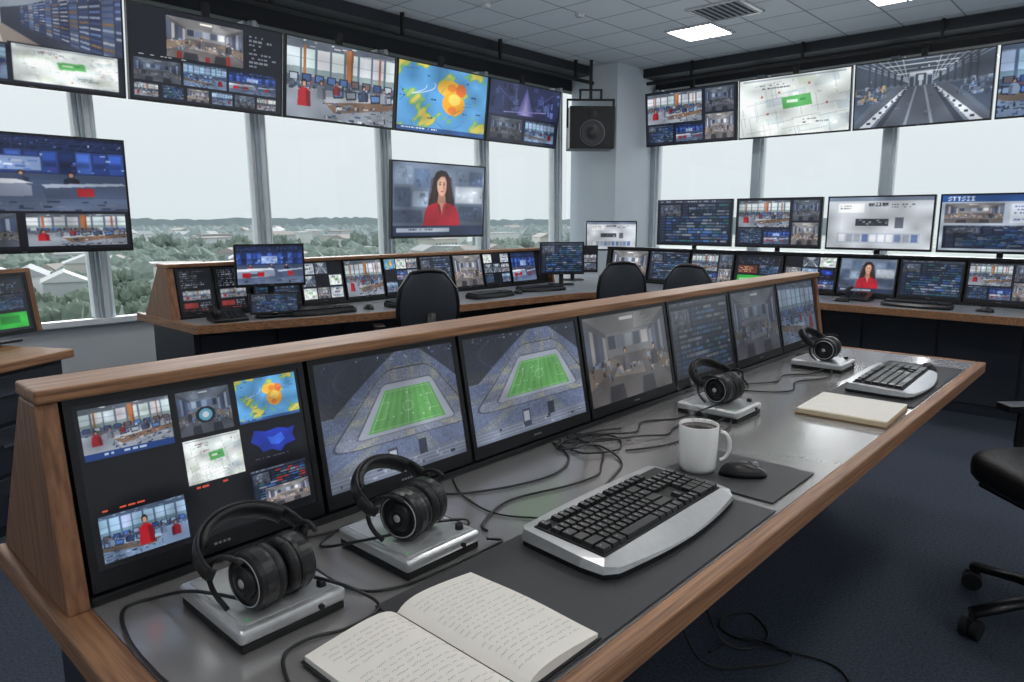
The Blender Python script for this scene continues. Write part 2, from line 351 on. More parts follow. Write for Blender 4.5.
def tracks(w,h):
    a=blank(w,h,(96,108,124)); RC(a,0,0,1,.38,(70,80,94)); 
    for k in range(7): LN(a,.0+.06*k,0,.41,.36,.006,(130+8*k,144+8*k,160+7*k)); LN(a,1-.06*k,0,.59,.36,.006,(124+8*k,138+8*k,156+7*k))
    for k in range(5): RC(a,.2+.035*k,.02+.065*k,.8-.035*k,.03+.065*k,(216,224,232))
    for k in range(6): RC(a,.1+.05*k,.0+.05*k,.12+.05*k,.4,(60,68,80)); RC(a,.88-.05*k,.0+.05*k,.9-.05*k,.4,(60,68,80))
    SP(a,.1,0,.9,.3,8,[(160,174,192),(60,74,96),(224,232,240)],.04,.02)
    RC(a,.41,.2,.59,.46,(160,174,192)); RC(a,.42,.21,.58,.26,(226,233,241)); RC(a,.46,.24,.54,.5,(74,84,100)); RC(a,.48,.26,.52,.34,(216,228,240)); RC(a,.49,.34,.51,.5,(200,210,222)); RC(a,.42,.28,.45,.44,(70,84,104)); RC(a,.55,.28,.58,.44,(70,84,104))
    PL(a,[(.3,.42),(.7,.42),(1,1),(0,1)],(92,100,114)); SP(a,.2,.5,.8,1,14,[(84,92,106),(110,118,132)],.1,.02)
    for x0,x1,c,t in [(.40,.12,(222,230,240),.075),(.405,.155,(120,132,150),.02),(.41,.2,(60,68,82),.03),(.60,.88,(222,230,240),.075),(.595,.845,(120,132,150),.02),(.59,.8,(60,68,82),.03),(.47,.4,(150,160,176),.012),(.53,.6,(150,160,176),.012)]:
        PL(a,[(x0-.006,.42),(x0+.006,.42),(x1+t,1),(x1-t,1)],c)
    for k in range(7):
        t=.44+.08*k; f=(t-.42)/.58
        xl=.40-.28*f; xr=.60+.28*f; RC(a,xl-.05*f-.01,t,xl-.03*f,t+.035,(50,58,72)); RC(a,xr+.03*f,t,xr+.05*f+.01,t+.035,(50,58,72)); RC(a,xl-.012,t+.01,xl+.012,t+.02,(250,252,255)); RC(a,xr-.012,t+.01,xr+.012,t+.02,(250,252,255))
    PL(a,[(0,.4),(.3,.42),(.16,.6),(0,.9)],(78,90,110)); PL(a,[(1,.4),(.7,.42),(.84,.6),(1,.9)],(72,84,104))
    SP(a,0,.36,.24,.62,22,[(150,160,176),(60,70,90),(100,114,138),(176,150,110)],.06,.06); SP(a,.76,.36,1,.62,22,[(150,160,176),(60,70,90),(100,114,138),(90,120,160)],.06,.06)
    return soft(NZ(a,.04))
def purple(w,h):
    a=blank(w,h,(46,54,90)); SP(a,0,0,1,.5,24,[(66,74,124),(40,42,76),(84,98,150),(60,74,120)],.12,.12,.15)
    for k in range(10): PL(a,[(.5,.04+.03*k),(.62-.01*k,.52),(.38+.01*k,.52)],(88+9*k,88+8*k,160+6*k))
    LN(a,.2,.5,.8,.42,.008,(150,150,210)); LN(a,.1,.1,.4,.4,.006,(120,120,190),.6); LN(a,.9,.08,.6,.4,.006,(120,120,190),.6)
    RC(a,0,.55,1,1,(34,38,58)); sub(a,.04,.6,.47,.95,room); sub(a,.52,.6,.96,.95,office2)
    return soft(NZ(a,.04))
def ui(w,h,hue=0,red=0):
    a=blank(w,h,[(22,28,44),(16,20,30),(30,34,40)][hue%3]); RC(a,0,0,1,.06,(50,58,76)); TX(a,.03,.012,.8,1,.05,(150,160,176))
    if w>60: sub(a,.03,.1,.32,.36,room)
    rows=13
    for r in range(rows):
        y=.09+r*.068; x=.35 if y<.36 and w>60 else .03
        RC(a,x,y,x+.07,y+.05,(44,54,78)); x+=.085
        while x<.95:
            l=.02+.12*rg.rand(); c=[(40,66,114),(56,90,142),(34,46,70),(74,84,102),(40,82,92),(108,118,136),(30,40,60)][rg.randint(7)]
            if red and rg.rand()<.2: c=(160,50,46)
            RC(a,x,y,min(x+l,.97),y+.045,c); RC(a,x,y+.015,min(x+l*.7,.97),y+.022,np.array(c)*1.3); x+=l+.008
    return soft(NZ(a,.04))
def room(w,h):
    a=blank(w,h,(64,71,84)); PL(a,[(0,0),(1,0),(.76,.22),(.24,.22)],(88,97,110)); 
    for k in range(4): PL(a,[(.3-.06*k,.02+.05*k),(.4-.06*k+.03*k,.02+.05*k),(.42,.2),(.38,.2)],(110,120,134))
    RC(a,.42,.05,.58,.08,(190,200,210))
    RC(a,.24,.22,.76,.5,(100,111,128)); 
    for k in range(5): RC(a,.26+.1*k,.25,.34+.1*k,.4,[(150,166,186),(60,74,100),(120,140,170),(84,100,130),(44,54,76)][k])
    for k in range(5): PL(a,[(.02+.045*k,.12+.03*k),(.055+.045*k,.14+.03*k),(.055+.045*k,.5),(.02+.045*k,.56)],[(70,86,120),(110,124,150),(50,60,84)][k%3]); PL(a,[(.98-.045*k,.12+.03*k),(.945-.045*k,.14+.03*k),(.945-.045*k,.5),(.98-.045*k,.56)],[(60,76,110),(130,142,160),(50,60,84)][k%3])
    PL(a,[(0,.9),(.3,.48),(.7,.48),(1,.9),(1,1),(0,1)],(76,80,90))
    PL(a,[(0,.6),(.3,.5),(.36,.56),(0,.8)],(96,92,90)); PL(a,[(1,.6),(.7,.5),(.62,.57),(1,.82)],(100,96,94)); PL(a,[(.36,.62),(.66,.6),(.72,.72),(.34,.76)],(112,114,122)); SP(a,.36,.56,.68,.7,14,[(34,38,48),(90,120,170),(150,156,166)],.05,.05)
    SP(a,0,.5,.3,.76,12,[(34,38,48),(90,120,170),(140,146,156)],.05,.06); SP(a,.7,.5,1,.78,12,[(34,38,48),(90,120,170),(140,146,156)],.05,.06)
    PL(a,[(.24,.8),(.38,.8),(.4,1),(.22,1)],(40,44,54)); PL(a,[(.62,.82),(.78,.82),(.8,1),(.6,1)],(38,42,52)); figure(a,.56,.44,.9,(84,90,110)); figure(a,.2,.46,.9,(50,56,70))
    return soft(NZ(a,.05))
def stadium(w,h):
    a=blank(w,h,(96,104,122)); X,Y=grid(a)
    t=(Y-.305)/.32; Lx=.44-.155*t; Rx=.775+.095*t; s=(X-Lx)/(Rx-Lx)
    ox=np.maximum(np.maximum(-s,s-1),0)*1.25; oy=np.where(t<0,-t*.85,np.maximum(t-1,0)*1.5)
    p_=3.0
    d=(ox**p_+oy**p_)**(1/p_)
    n1=rg.rand(h,w); n2=np.kron(rg.rand(h//3+1,w//3+1),np.ones((3,3)))[:h,:w]; ang=np.arctan2((t-.5)*.8,s-.5)
    base=72+38*n1+22*n2+5*(((d*30)%1)>.5)
    aisle=(np.abs(((ang*5.5)%1)-.5)<.035)&(d>.16); base=np.where(aisle,base+16,base)
    base=np.where(t>1,base+14,base)
    col=np.stack([base,base+7,base+24],-1)
    sec=((ang*5.5)//1).astype(int)
    m=((sec*7+ (d>.45)*3)%4==0)&(d>.16); col[m]*=np.array((1.14,1.1,.96))
    m=((sec*5+ (d>.45))%5==1)&(d>.16); col[m]*=np.array((.82,.86,.95))
    a[:]=col/255
    m=(d<.13); a[m]=(np.array((146,153,166))/255)
    m=(d>.13)&(d<.16); a[m]*=.78
    m=(d>.42)&(d<.455); a[m]=a[m]*.5+np.array((20,24,36))/255*.5
    m=(d>.455)&(d<.475)&(n2>.35)&(t<.6); a[m]=np.array((140,136,104))/255
    m=(d>.86)&(t<.4); a[m]*=.5
    SP(a,.0,.0,1,.06,14,[(150,166,196),(60,80,120)],.03,.012)
    def pt(s,t): 
        return (.44-.155*t+s*((.775+.095*t)-(.44-.155*t)),.305+.32*t)
    PL(a,[pt(0,0),pt(1,0),pt(1,1),pt(0,1)],(86,142,80))
    for k in range(9):
        t0=k/9; t1=(k+.5)/9
        PL(a,[pt(t0,0),pt(t1,0),pt(t1,1),pt(t0,1)],(94,152,86))
    wl=(190,208,190)
    for s0,t0,s1,t1 in [(.04,.05,.96,.05),(.04,.95,.96,.95),(.04,.05,.04,.95),(.96,.05,.96,.95),(.5,.05,.5,.95),(.04,.3,.16,.3),(.16,.3,.16,.7),(.04,.7,.16,.7),(.96,.3,.84,.3),(.84,.3,.84,.7),(.84,.7,.96,.7)]:
        LN(a,*pt(s0,t0),*pt(s1,t1),.0022,wl,.6)
    for k in range(24):
        a0,a1=2*math.pi*k/24,2*math.pi*(k+1)/24
        LN(a,*pt(.5+.08*math.cos(a0),.5+.13*math.sin(a0)),*pt(.5+.08*math.cos(a1),.5+.13*math.sin(a1)),.0022,wl,.6)
    for _ in range(18):
        x,y=pt(.1+.8*rg.rand(),.1+.8*rg.rand()); RC(a,x,y,x+.005,y+.01,[(220,222,228),(50,60,90)][rg.randint(2)])
    PL(a,[(0,.88),(1,.87),(1,1),(0,1)],(108,116,134)); 
    for k in range(3): PL(a,[(0,.905+.03*k),(1,.895+.03*k),(1,.905+.03*k),(0,.915+.03*k)],(132,140,156))
    RC(a,.40,.78,.47,.95,(60,66,82)); RC(a,.41,.8,.46,.9,(160,166,178)); RC(a,.63,.77,.69,.9,(50,56,70)); SP(a,.05,.88,.95,.98,10,[(50,56,72),(150,158,172),(130,138,152)],.05,.03)
    return soft(NZ(a,.05))
def racks(w,h):
    a=blank(w,h,(60,66,80)); 
    PL(a,[(0,0),(1,0),(.38,.3),(.3,.3)],(130,138,150)); PL(a,[(.18,0),(.46,0),(.36,.3),(.32,.3)],(222,228,232))
    PL(a,[(0,1),(1,1),(.38,.44),(.3,.44)],(150,140,132)); PL(a,[(.02,1),(.44,1),(.355,.44),(.32,.44)],(206,196,184))
    vx,vy=.34,.37
    for side in (-1,1):
        for k in range(13):
            t0=.88**k; t1=.88**(k+.86)
            x0=vx+side*.7*t0; x1=vx+side*.7*t1
            f=lambda y,t: vy+(y-vy)*t
            c=[(64,74,104),(84,96,124),(52,60,86)][k%3] if side>0 else [(84,90,104),(110,116,128),(70,78,94)][k%3]
            PL(a,[(x0,f(-.2,t0)),(x1,f(-.2,t1)),(x1,f(.72,t1)),(x0,f(.72,t0))],c)
            for r in range(11):
                ya,yb=-.14+r*.078,-.14+r*.078+.03
                c2=[(110,136,196),(160,176,206),(80,96,140),(190,196,208),(70,82,116),(150,120,90)][rg.randint(6)] if side>0 else [(150,156,168),(90,110,160),(170,176,184),(130,70,60),(90,98,116)][rg.randint(5)]
                PL(a,[(x0,f(ya,t0)),(x1,f(ya,t1)),(x1,f(yb,t1)),(x0,f(yb,t0))],np.array(c2)*.85)
    RC(a,.3,.3,.38,.44,(200,208,214))
    RC(a,.0,.62,.4,1,(24,28,40)); RC(a,.4,.6,1,1,(24,28,40)); sub(a,.42,.62,.97,.97,plan); sub(a,.02,.64,.39,.97,office2)
    return soft(NZ(a,.04))
def dash(w,h):
    a=blank(w,h,(176,188,204)); RC(a,0,0,1,.12,(44,84,150)); GT(a,.05,.025,'STTSII',.016,(235,240,250))
    sub(a,.03,.15,.5,.5,room2); RC(a,.55,.16,.96,.5,(206,214,226)); TX(a,.58,.2,.34,5,.055,(70,96,140)); SP(a,.56,.4,.95,.5,6,[(90,120,180),(150,160,180)],.06,.04)
    sub(a,.03,.55,.97,.96,ui)
    return soft(NZ(a,.04))
def lightui(w,h):
    a=blank(w,h,(202,208,216)); RC(a,0,0,1,.08,(120,134,156)); GT(a,.4,.11,'AAIIMN',.014,(40,44,54)); RC(a,.1,.12,.36,.3,(236,238,240)); TX(a,.62,.14,.3,2,.05,(90,100,112)); TX(a,.12,.16,.2,2,.05,(120,130,140))
    RC(a,.28,.42,.6,.56,(54,60,70)); SP(a,.29,.43,.59,.55,8,[(150,160,170),(90,96,106)],.04,.04); RC(a,.66,.4,.74,.6,(96,104,116)); RC(a,.1,.7,.9,.9,(180,188,200)); 
    for k in range(10): RC(a,.12+.078*k,.72,.18+.078*k,.87,[(120,140,176),(150,158,170),(222,226,232),(96,116,160)][rg.randint(4)])
    return soft(NZ(a,.03))
def gameui(w,h):
    a=blank(w,h,(18,22,30)); RC(a,.05,.06,.95,.3,(34,40,54)); SP(a,.05,.06,.95,.3,30,[(90,50,40),(60,80,120),(110,120,130)],.05,.05)
    RC(a,.05,.34,.48,.6,(100,50,42)); TX(a,.08,.38,.3,4,.05,(226,196,150)); sub(a,.52,.34,.95,.62,ui); RC(a,.05,.66,.95,.94,(52,170,66)); RC(a,.1,.76,.5,.82,(160,224,160)); RC(a,.6,.72,.85,.86,(40,130,50)); RC(a,0,.94,1,1,(30,34,40))
    return soft(NZ(a,.03))
def textpanel(w,h):
    a=blank(w,h,(16,18,24)); TX(a,.08,.06,.8,8,.05,(150,158,170),.6); sub(a,.1,.5,.9,.72,office); RC(a,.1,.78,.5,.9,(130,50,46)); TX(a,.55,.78,.4,3,.05,(140,150,165)); TX(a,.08,.93,.8,1,.05,(190,90,70)); return soft(a)
POOL=[office,studio,ui,plan,room2,wmap,office2,lightui,room,racks,bmap,tracks]
def sub(a,x0,y0,x1,y1,f,*ar):
    h,w,_=a.shape; j0,j1,i0,i1=int(x0*w),int(x1*w),int(y0*h),int(y1*h)
    if j1-j0>5 and i1-i0>5: a[i0:i1,j0:j1]=f(j1-j0,i1-i0,*ar)
def multi(w,h,nx=3,ny=3,dark=.25,bg=(14,16,24)):
    a=blank(w,h,bg)
    for i in range(ny):
        for j in range(nx):
            if rg.rand()<dark: continue
            sub(a,(j+.04)/nx,(i+.05)/ny,(j+.96)/nx,(i+.9)/ny,POOL[rg.randint(len(POOL))])
    return a
def centre(w,h):
    a=blank(w,h,(24,27,36)); sub(a,.22,.06,.72,.5,room2); sub(a,.02,.56,.3,.8,room); sub(a,.32,.54,.6,.8,office2); sub(a,.62,.54,.96,.8,studio)
    for k in range(6): sub(a,.02+.16*k,.83,.16+.16*k,.97,POOL[k*2%10])
    RC(a,.46,.44,.49,.5,(140,44,40)); RC(a,.6,.4,.63,.5,(140,50,44)); RC(a,.28,.42,.31,.5,(130,44,42)); TX(a,.05,.51,.5,1,.03,(200,206,214)); TX(a,.76,.1,.2,8,.05,(120,128,140)); return a
def lowmulti(w,h):
    a=blank(w,h,(16,18,26)); sub(a,0,0,1,.66,studio); sub(a,.03,.68,.48,.97,room); sub(a,.52,.68,.98,.97,office); return a
def front1(w,h):
    a=blank(w,h,(12,13,18)); sub(a,.02,.03,.37,.3,office); RC(a,.02,.3,.37,.34,(30,60,120)); TX(a,.04,.31,.3,1,.035,(170,190,220)); sub(a,.4,.03,.64,.32,room); EL(a,.52,.2,.045,.055,(28,32,42)); EL(a,.52,.2,.03,.04,(90,150,176)); EL(a,.52,.2,.015,.02,(190,196,204))
    sub(a,.67,.02,.98,.32,wmap); RC(a,.03,.36,.37,.64,(14,15,20)); sub(a,.4,.35,.66,.64,plan); sub(a,.67,.35,.97,.62,bmap)
    sub(a,.03,.68,.37,.96,office2); figure(a,.2,.76,.6,(170,30,42)); TX(a,.05,.645,.2,1,.03,(210,90,60))
    RC(a,.4,.68,.66,.96,(13,14,19)); TX(a,.43,.66,.15,1,.03,(200,80,60)); TX(a,.42,.92,.2,1,.03,(180,190,200)); sub(a,.68,.66,.97,.94,ui,0,1); sub(a,.74,.8,.97,.94,room2); return a
def studio_multi(w,h):
    a=blank(w,h,(24,28,40)); sub(a,.02,.04,.64,.6,office); sub(a,.68,.04,.98,.46,room); sub(a,.02,.64,.32,.96,ui); sub(a,.35,.64,.65,.96,studio); sub(a,.68,.5,.98,.96,room2); return a
# ------------------------------------------------------------------ screens / monitors
def screenmesh(arr,w,h):
    H,W,_=arr.shape
    me=bpy.data.meshes.new('screen')
    xs=np.linspace(-w/2,w/2,W); zs=np.linspace(h,0,H); X,Z=np.meshgrid(xs,zs)
    co=np.zeros((H*W,3),np.float32); co[:,0]=X.ravel(); co[:,2]=Z.ravel()
    idx=np.arange(H*W).reshape(H,W)
    q=np.stack([idx[1:,:-1],idx[1:,1:],idx[:-1,1:],idx[:-1,:-1]],-1).reshape(-1,4).astype(np.int32)
    nf=len(q); me.vertices.add(H*W); me.vertices.foreach_set('co',co.ravel())
    me.loops.add(nf*4); me.loops.foreach_set('vertex_index',q.ravel())
    me.polygons.add(nf); me.polygons.foreach_set('loop_start',np.arange(0,nf*4,4,dtype=np.int32)); 
    me.update(calc_edges=True); me.validate()
    at=me.color_attributes.new('Col','FLOAT_COLOR','POINT')
    c=np.clip(arr,0,1); c=np.where(c<=.04045,c/12.92,((c+.055)/1.055)**2.4)
    cc=np.ones((H*W,4),np.float32); cc[:,:3]=c.reshape(-1,3); at.data.foreach_set('color',cc.ravel())
    me.materials.append(SCR); return me
def monitor(name,label,w,h,arr,loc,rotz=0,tilt=0,bz=.012,bot=.02,dep=.03,mount=None,mh=0,group=None,cat='monitor'):
    r=thing(name,label,cat,loc,(D(-tilt),0,D(rotz)),group)
    bm=nb(); box(bm,(-w/2,-dep/2,0),(w/2,dep/2,h)); 
    if w>.5: box(bm,(-w*.3,dep/2,h*.15),(w*.3,dep/2+.02,h*.75))
    obj('case',bm,bezel,r,bev=.003)
    bm=nb(); y0,y1=-dep/2-.004,-dep/2
    box(bm,(-w/2,y0,0),(w/2,y1,bot)); box(bm,(-w/2,y0,h-bz),(w/2,y1,h)); box(bm,(-w/2,y0,bot),(-w/2+bz,y1,h-bz)); box(bm,(w/2-bz,y0,bot),(w/2,y1,h-bz))
    obj('bezel',bm,black,r)
    o=bpy.data.objects.new('screen',screenmesh(arr,w-2*bz,h-bz-bot)); link(o); o.parent=r; o.location=(0,-dep/2-.0015,bot)
    bm=nb(); 
    for k in range(4): box(bm,(-.014+k*.008,y0-.0006,bot*.42),(-.009+k*.008,y0,bot*.42+.004))
    obj('badge',bm,ledw,r)
    if mount=='desk':
        bm=nb(); box(bm,(-.02,dep/2,-mh+.008),(.02,dep/2+.02,h*.5)); obj('stand_neck',bm,blackm,r,rot=(0,0,0),bev=.003)
        bm=nb(); box(bm,(-.11,-.035,-mh),(.11,.1,-mh+.012)); obj('stand_foot',bm,blackm,r,bev=.005)
    if mount=='arm':
        bm=nb(); box(bm,(-.14,dep/2+.015,h*.3),(.14,dep/2+.035,h*.7)); box(bm,(-.04,dep/2+.03,h*.45),(.04,dep/2+mh,h*.55)); obj('wall_arm',bm,blackm,r,bev=.003)
    if mount=='wall':
        bm=nb(); box(bm,(-.14,dep/2+.015,h*.3),(.14,dep/2+.04,h*.7)); box(bm,(-.04,dep/2+.03,h*.45),(.04,dep/2+mh,h*.55)); box(bm,(-.03,dep/2+.03,h*.5),(.03,dep/2+.07,h+.12)); obj('mounting_bracket',bm,blackm,r)
    return r
# ------------------------------------------------------------------ ROOM
X0,X1,Y0,Y1,ZC=-2.0,9.5,-3.0,6.6,3.5
def st(o): o['kind']='structure'; return o
st(boxobj('floor',(X0-.15,Y0-.15,-.1),(X1+.15,Y1+.15,0),carpet()))
st(boxobj('ceiling',(X0-.15,Y0-.15,ZC),(X1+.15,Y1+.15,ZC+.1),ceilmat()))
bm=nb(); box(bm,(X0,Y1,0),(X1,Y1+.15,.5)); st(obj('wall_rear',bm,wallm))
bm=nb(); box(bm,(X0,Y1,3.2),(X1,Y1+.15,ZC)); st(obj('trim_1',bm,darkw))
bm=nb(); box(bm,(X1,Y0,0),(X1+.15,Y1,.5)); st(obj('wall_right',bm,wallm))
bm=nb(); box(bm,(X1,Y0,3.25),(X1+.15,Y1,ZC)); st(obj('trim_2',bm,darkw))
st(boxobj('wall_left',(X0-.15,Y0,0),(X0,Y1,ZC),wallm))
st(boxobj('wall_front',(X0-.15,Y0-.15,0),(X1+.15,Y0,ZC),wallm))
st(boxobj('baseboard_rear',(X0,Y1-.015,0),(X1-1,Y1,.09),darkw))
st(boxobj('wall_corner',(8.5,5.8,0),(X1,Y1,ZC),colm))
st(boxobj('trim_3',(X0,Y1-.08,.48),(8.5,Y1+.02,.53),framel,bev=.005))
st(boxobj('trim_4',(X1-.08,Y0,.48),(X1+.02,5.8,.53),framel,bev=.005))
mx=[-1.1,.45,2.04,3.56,5.1,6.68,8.2]
k=5
for x in mx:
    bm=nb(); prism(bm,[(x-.045,.53),(x+.045,.53),(x+.015,3.2),(x-.075,3.2)],'Y',Y1-.05,Y1+.1)
    o=st(obj('trim_%d'%k,bm,frame,bev=.004)); k+=1
    bm=nb(); prism(bm,[(x-.02,.53),(x+.014,.53),(x-.016,3.2),(x-.05,3.2)],'Y',Y1-.08,Y1-.05)
    prism(bm,[(x+.047,.53),(x+.08,.53),(x+.05,3.2),(x+.017,3.2)],'Y',Y1-.0,Y1+.1); prism(bm,[(x-.08,.53),(x-.047,.53),(x-.077,3.2),(x-.11,3.2)],'Y',Y1-.0,Y1+.1)
    st(obj('trim_%d'%k,bm,framel)); k+=1
my=[5.78,4.17,2.54,.9,-.75,-2.4]
for y in my:
    bm=nb(); box(bm,(X1-.06,y-.05,.53),(X1+.12,y+.05,3.25)); st(obj('trim_%d'%k,bm,frame,bev=.004)); k+=1
    bm=nb(); box(bm,(X1-.0,y-.08,.53),(X1+.1,y-.05,3.25)); box(bm,(X1-.0,y+.05,.53),(X1+.1,y+.08,3.25)); st(obj('trim_%d'%k,bm,framel)); k+=1
wn=1
xs=[X0]+mx+[8.5]
for a,b in zip(xs,xs[1:]):
    bm=nb(); v=[bm.verts.new(p) for p in [(a+.02,Y1+.06,.53),(b-.02,Y1+.06,.53),(b-.02,Y1+.06,3.2),(a+.02,Y1+.06,3.2)]]; bm.faces.new(v)
    st(obj('window_%d'%wn,bm,GL)); wn+=1
ys=my+[Y0]
for a,b in zip(ys,ys[1:]):
    bm=nb(); v=[bm.verts.new(p) for p in [(X1+.06,a-.02,.53),(X1+.06,b+.02,.53),(X1+.06,b+.02,3.25),(X1+.06,a-.02,3.25)]]; bm.faces.new(v)
    st(obj('window_%d'%wn,bm,GL)); wn+=1
bm=nb(); box(bm,(X0,6.25,3.38),(8.5,6.6,3.5)); st(obj('trim_%d'%k,bm,darkw)); k+=1
bm=nb(); box(bm,(9.15,Y0,3.38),(9.5,5.8,3.5)); st(obj('trim_%d'%k,bm,darkw)); k+=1
bm=nb(); cyl(bm,.025,10.3,(3.25,6.15,3.25),'X'); 
for x in [-1,.5,2,3.5,5,6.5,8]: box(bm,(x-.015,6.13,3.25),(x+.015,6.17,3.5))
obj('mounting_rail',bm,blackm,label='black tubular rail along the window wall',cat='rail')
bm=nb(); cyl(bm,.025,8.6,(9.1,1.4,3.28),'Y')
for y in [-2.5,-1,.5,2,3.5,5]: box(bm,(9.085,y-.015,3.28),(9.115,y+.015,3.5))
obj('mounting_rail',bm,blackm,label='black tubular rail along the side window wall',cat='rail')
pan=mat('light_panel_diffuser',(.9,.9,.9),.5,emit=(1,.98,.95),es=15)
def cl(x,y,lab='square recessed ceiling light panel with white diffuser'):
    r=thing('ceiling_light',lab,'light',(x,y,ZC),group='recessed ceiling lights')
    boxobj('diffuser',(-.27,-.27,-.012),(.27,.27,-.002),pan,r)
    bm=nb(); 
    for s in (-1,1):
        box(bm,(s*.285-.015,-.3,-.02),(s*.285+.015,.3,0)); box(bm,(-.27,s*.285-.015,-.02),(.27,s*.285+.015,0))
    box(bm,(-.27,-.012,-.02),(.27,.012,-.012))
    obj('trim_frame',bm,silverp,r)
for x in (7.8,5.4,3.0,.6):
    for y in (4.2,2.1,-.3): cl(x,y)  # out-of-frame panels repeat the seen ones, added to light the desk
for x in (3.0,.6,-1.2): cl(x,-2.1)  # row behind the camera, added as unseen fill for camera-facing sides
r=thing('air_vent','square slatted ceiling air vent','vent',(7.2,3.6,ZC))
bm=nb()
for s in (-1,1): box(bm,(s*.28-.02,-.3,-.02),(s*.28+.02,.3,0)); box(bm,(-.28,s*.28-.02,-.02),(.28,s*.28+.02,0))
obj('vent_frame',bm,silverp,r)
bm=nb(); 
for i in range(8): box(bm,(-.26,-.25+i*.067,-.016),(.26,-.22+i*.067,-.004))
obj('slats',bm,greyp,r); boxobj('duct_opening',(-.26,-.26,-.003),(.26,.26,-.001),blackm,r)
for x,y in [(6.3,4.8),(7.0,2.6),(5.4,5.3)]:
    bm=nb(); lathe(bm,[(.0,-.035),(.035,-.035),(.05,-.02),(.055,0)],20); obj('smoke_detector',bm,silverp,loc=(x,y,ZC),label='small round white ceiling smoke detector',cat='smoke detector',group='ceiling detectors')
# ------------------------------------------------------------------ OUTSIDE
gm=mat('hazy_ground',s8(140,152,146),.9,0,.1,.05,col2=s8(184,192,190))  # air haze is mixed into this pale ground colour
bm=nb(); v=[bm.verts.new(p) for p in [(-400,12,-12),(1100,12,-12),(1100,1400,-12),(-400,1400,-12)]]; bm.faces.new(v)
g=obj('ground',bm,gm,kind='structure')
tm=[mat('tree_near_hazed',s8(120,136,124),.9,0,.25,1.2),mat('tree_mid_hazed',s8(134,149,142),.9,0,.22,.8),mat('tree_far_hazed',s8(150,164,166),.9,0,.15,.5)]  # greens paled band by band to imitate distance haze
tmesh=[]
for j in range(3):
    for q in range(3):
        bm=nb(); rr=random.Random(j*5+q)
        for _ in range(14):
            bmesh.ops.create_icosphere(bm,subdivisions=2,radius=.2+.18*rr.random(),matrix=T(rr.uniform(-.65,.65),rr.uniform(-.65,.65),rr.uniform(.4,1.25)))
        cyl(bm,.08,.7,(0,0,.3))
        for vv in bm.verts: vv.co*=1+.12*rr.uniform(-1,1)
        me=bpy.data.meshes.new('tree'); bm.to_mesh(me); bm.free(); me.materials.append(tm[j]); tmesh.append(me)
rr=random.Random(3)
placed=[]
def free(x,y,r_):
    for px,py,pr in placed:
        if (px-x)**2+(py-y)**2<(pr+r_)**2: return False
    placed.append((x,y,r_)); return True
bmats=[mat('render_white_hazed',s8(224,227,227),.8,0,.03,.5),mat('render_beige_hazed',s8(208,206,200),.8,0,.03,.5),mat('render_grey_hazed',s8(190,196,200),.8,0,.03,.5)]  # wall colours lightened to carry the haze
roofs=[mat('roof_grey_hazed',s8(172,176,180),.8,0,.05,.5),mat('roof_pale_hazed',s8(206,209,211),.8,0,.05,.5),mat('roof_brown_hazed',s8(174,168,164),.8,0,.05,.5)]; winm=mat('building_glazing_hazed',s8(134,146,154),.4,0,.1,.5)  # roof and glazing tones washed out as painted haze
i=0;tries=0
while i<100 and tries<6000:
    tries+=1
    a=rr.uniform(37,86); d=rr.choice([rr.uniform(120,240),rr.uniform(180,360),rr.uniform(300,600)]); w=rr.uniform(6,13); dd=rr.uniform(5,8); hh=rr.uniform(2.8,5.5)
    if d>260: w*=1.7; hh+=3
    x,y=d*math.cos(D(a)),d*math.sin(D(a))
    if not free(x,y,math.hypot(w,dd)/2+.6): continue
    r=thing('building','pale low-rise building among the trees outside','building',(x,y,-12),(0,0,rr.uniform(0,1.5)),'town buildings outside the windows')
    boxobj('body',(-w/2,-dd/2,0),(w/2,dd/2,hh),bmats[i%3],r)
    bm=nb(); 
    if i%2: prism(bm,[(-dd/2-.3,hh),(dd/2+.3,hh),(0,hh+1.5)],'X',-w/2-.3,w/2+.3)
    else: box(bm,(-w/2-.2,-dd/2-.2,hh),(w/2+.2,dd/2+.2,hh+.5))
    obj('roof',bm,roofs[rr.randrange(3)],r)
    bm=nb(); nfl=max(1,int(hh//2.8))
    for fl in range(nfl):
        x=-w/2+.8
        while x<w/2-1.4:
            box(bm,(x,-dd/2-.06,fl*2.8+.9),(x+1.1,dd/2+.06,fl*2.8+2.2)); x+=2.1
    obj('glazing',bm,winm,r); i+=1
n=0;tries=0
while n<296 and tries<40000:
    tries+=1
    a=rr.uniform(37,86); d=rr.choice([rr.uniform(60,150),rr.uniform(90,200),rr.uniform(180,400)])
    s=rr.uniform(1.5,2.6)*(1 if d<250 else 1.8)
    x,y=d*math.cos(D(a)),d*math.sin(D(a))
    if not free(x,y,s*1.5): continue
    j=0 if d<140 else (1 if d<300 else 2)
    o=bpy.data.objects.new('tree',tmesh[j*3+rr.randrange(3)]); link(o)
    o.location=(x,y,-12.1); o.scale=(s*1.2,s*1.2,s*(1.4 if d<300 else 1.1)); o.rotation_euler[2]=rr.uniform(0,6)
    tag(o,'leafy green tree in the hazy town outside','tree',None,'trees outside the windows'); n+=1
bm=nb()
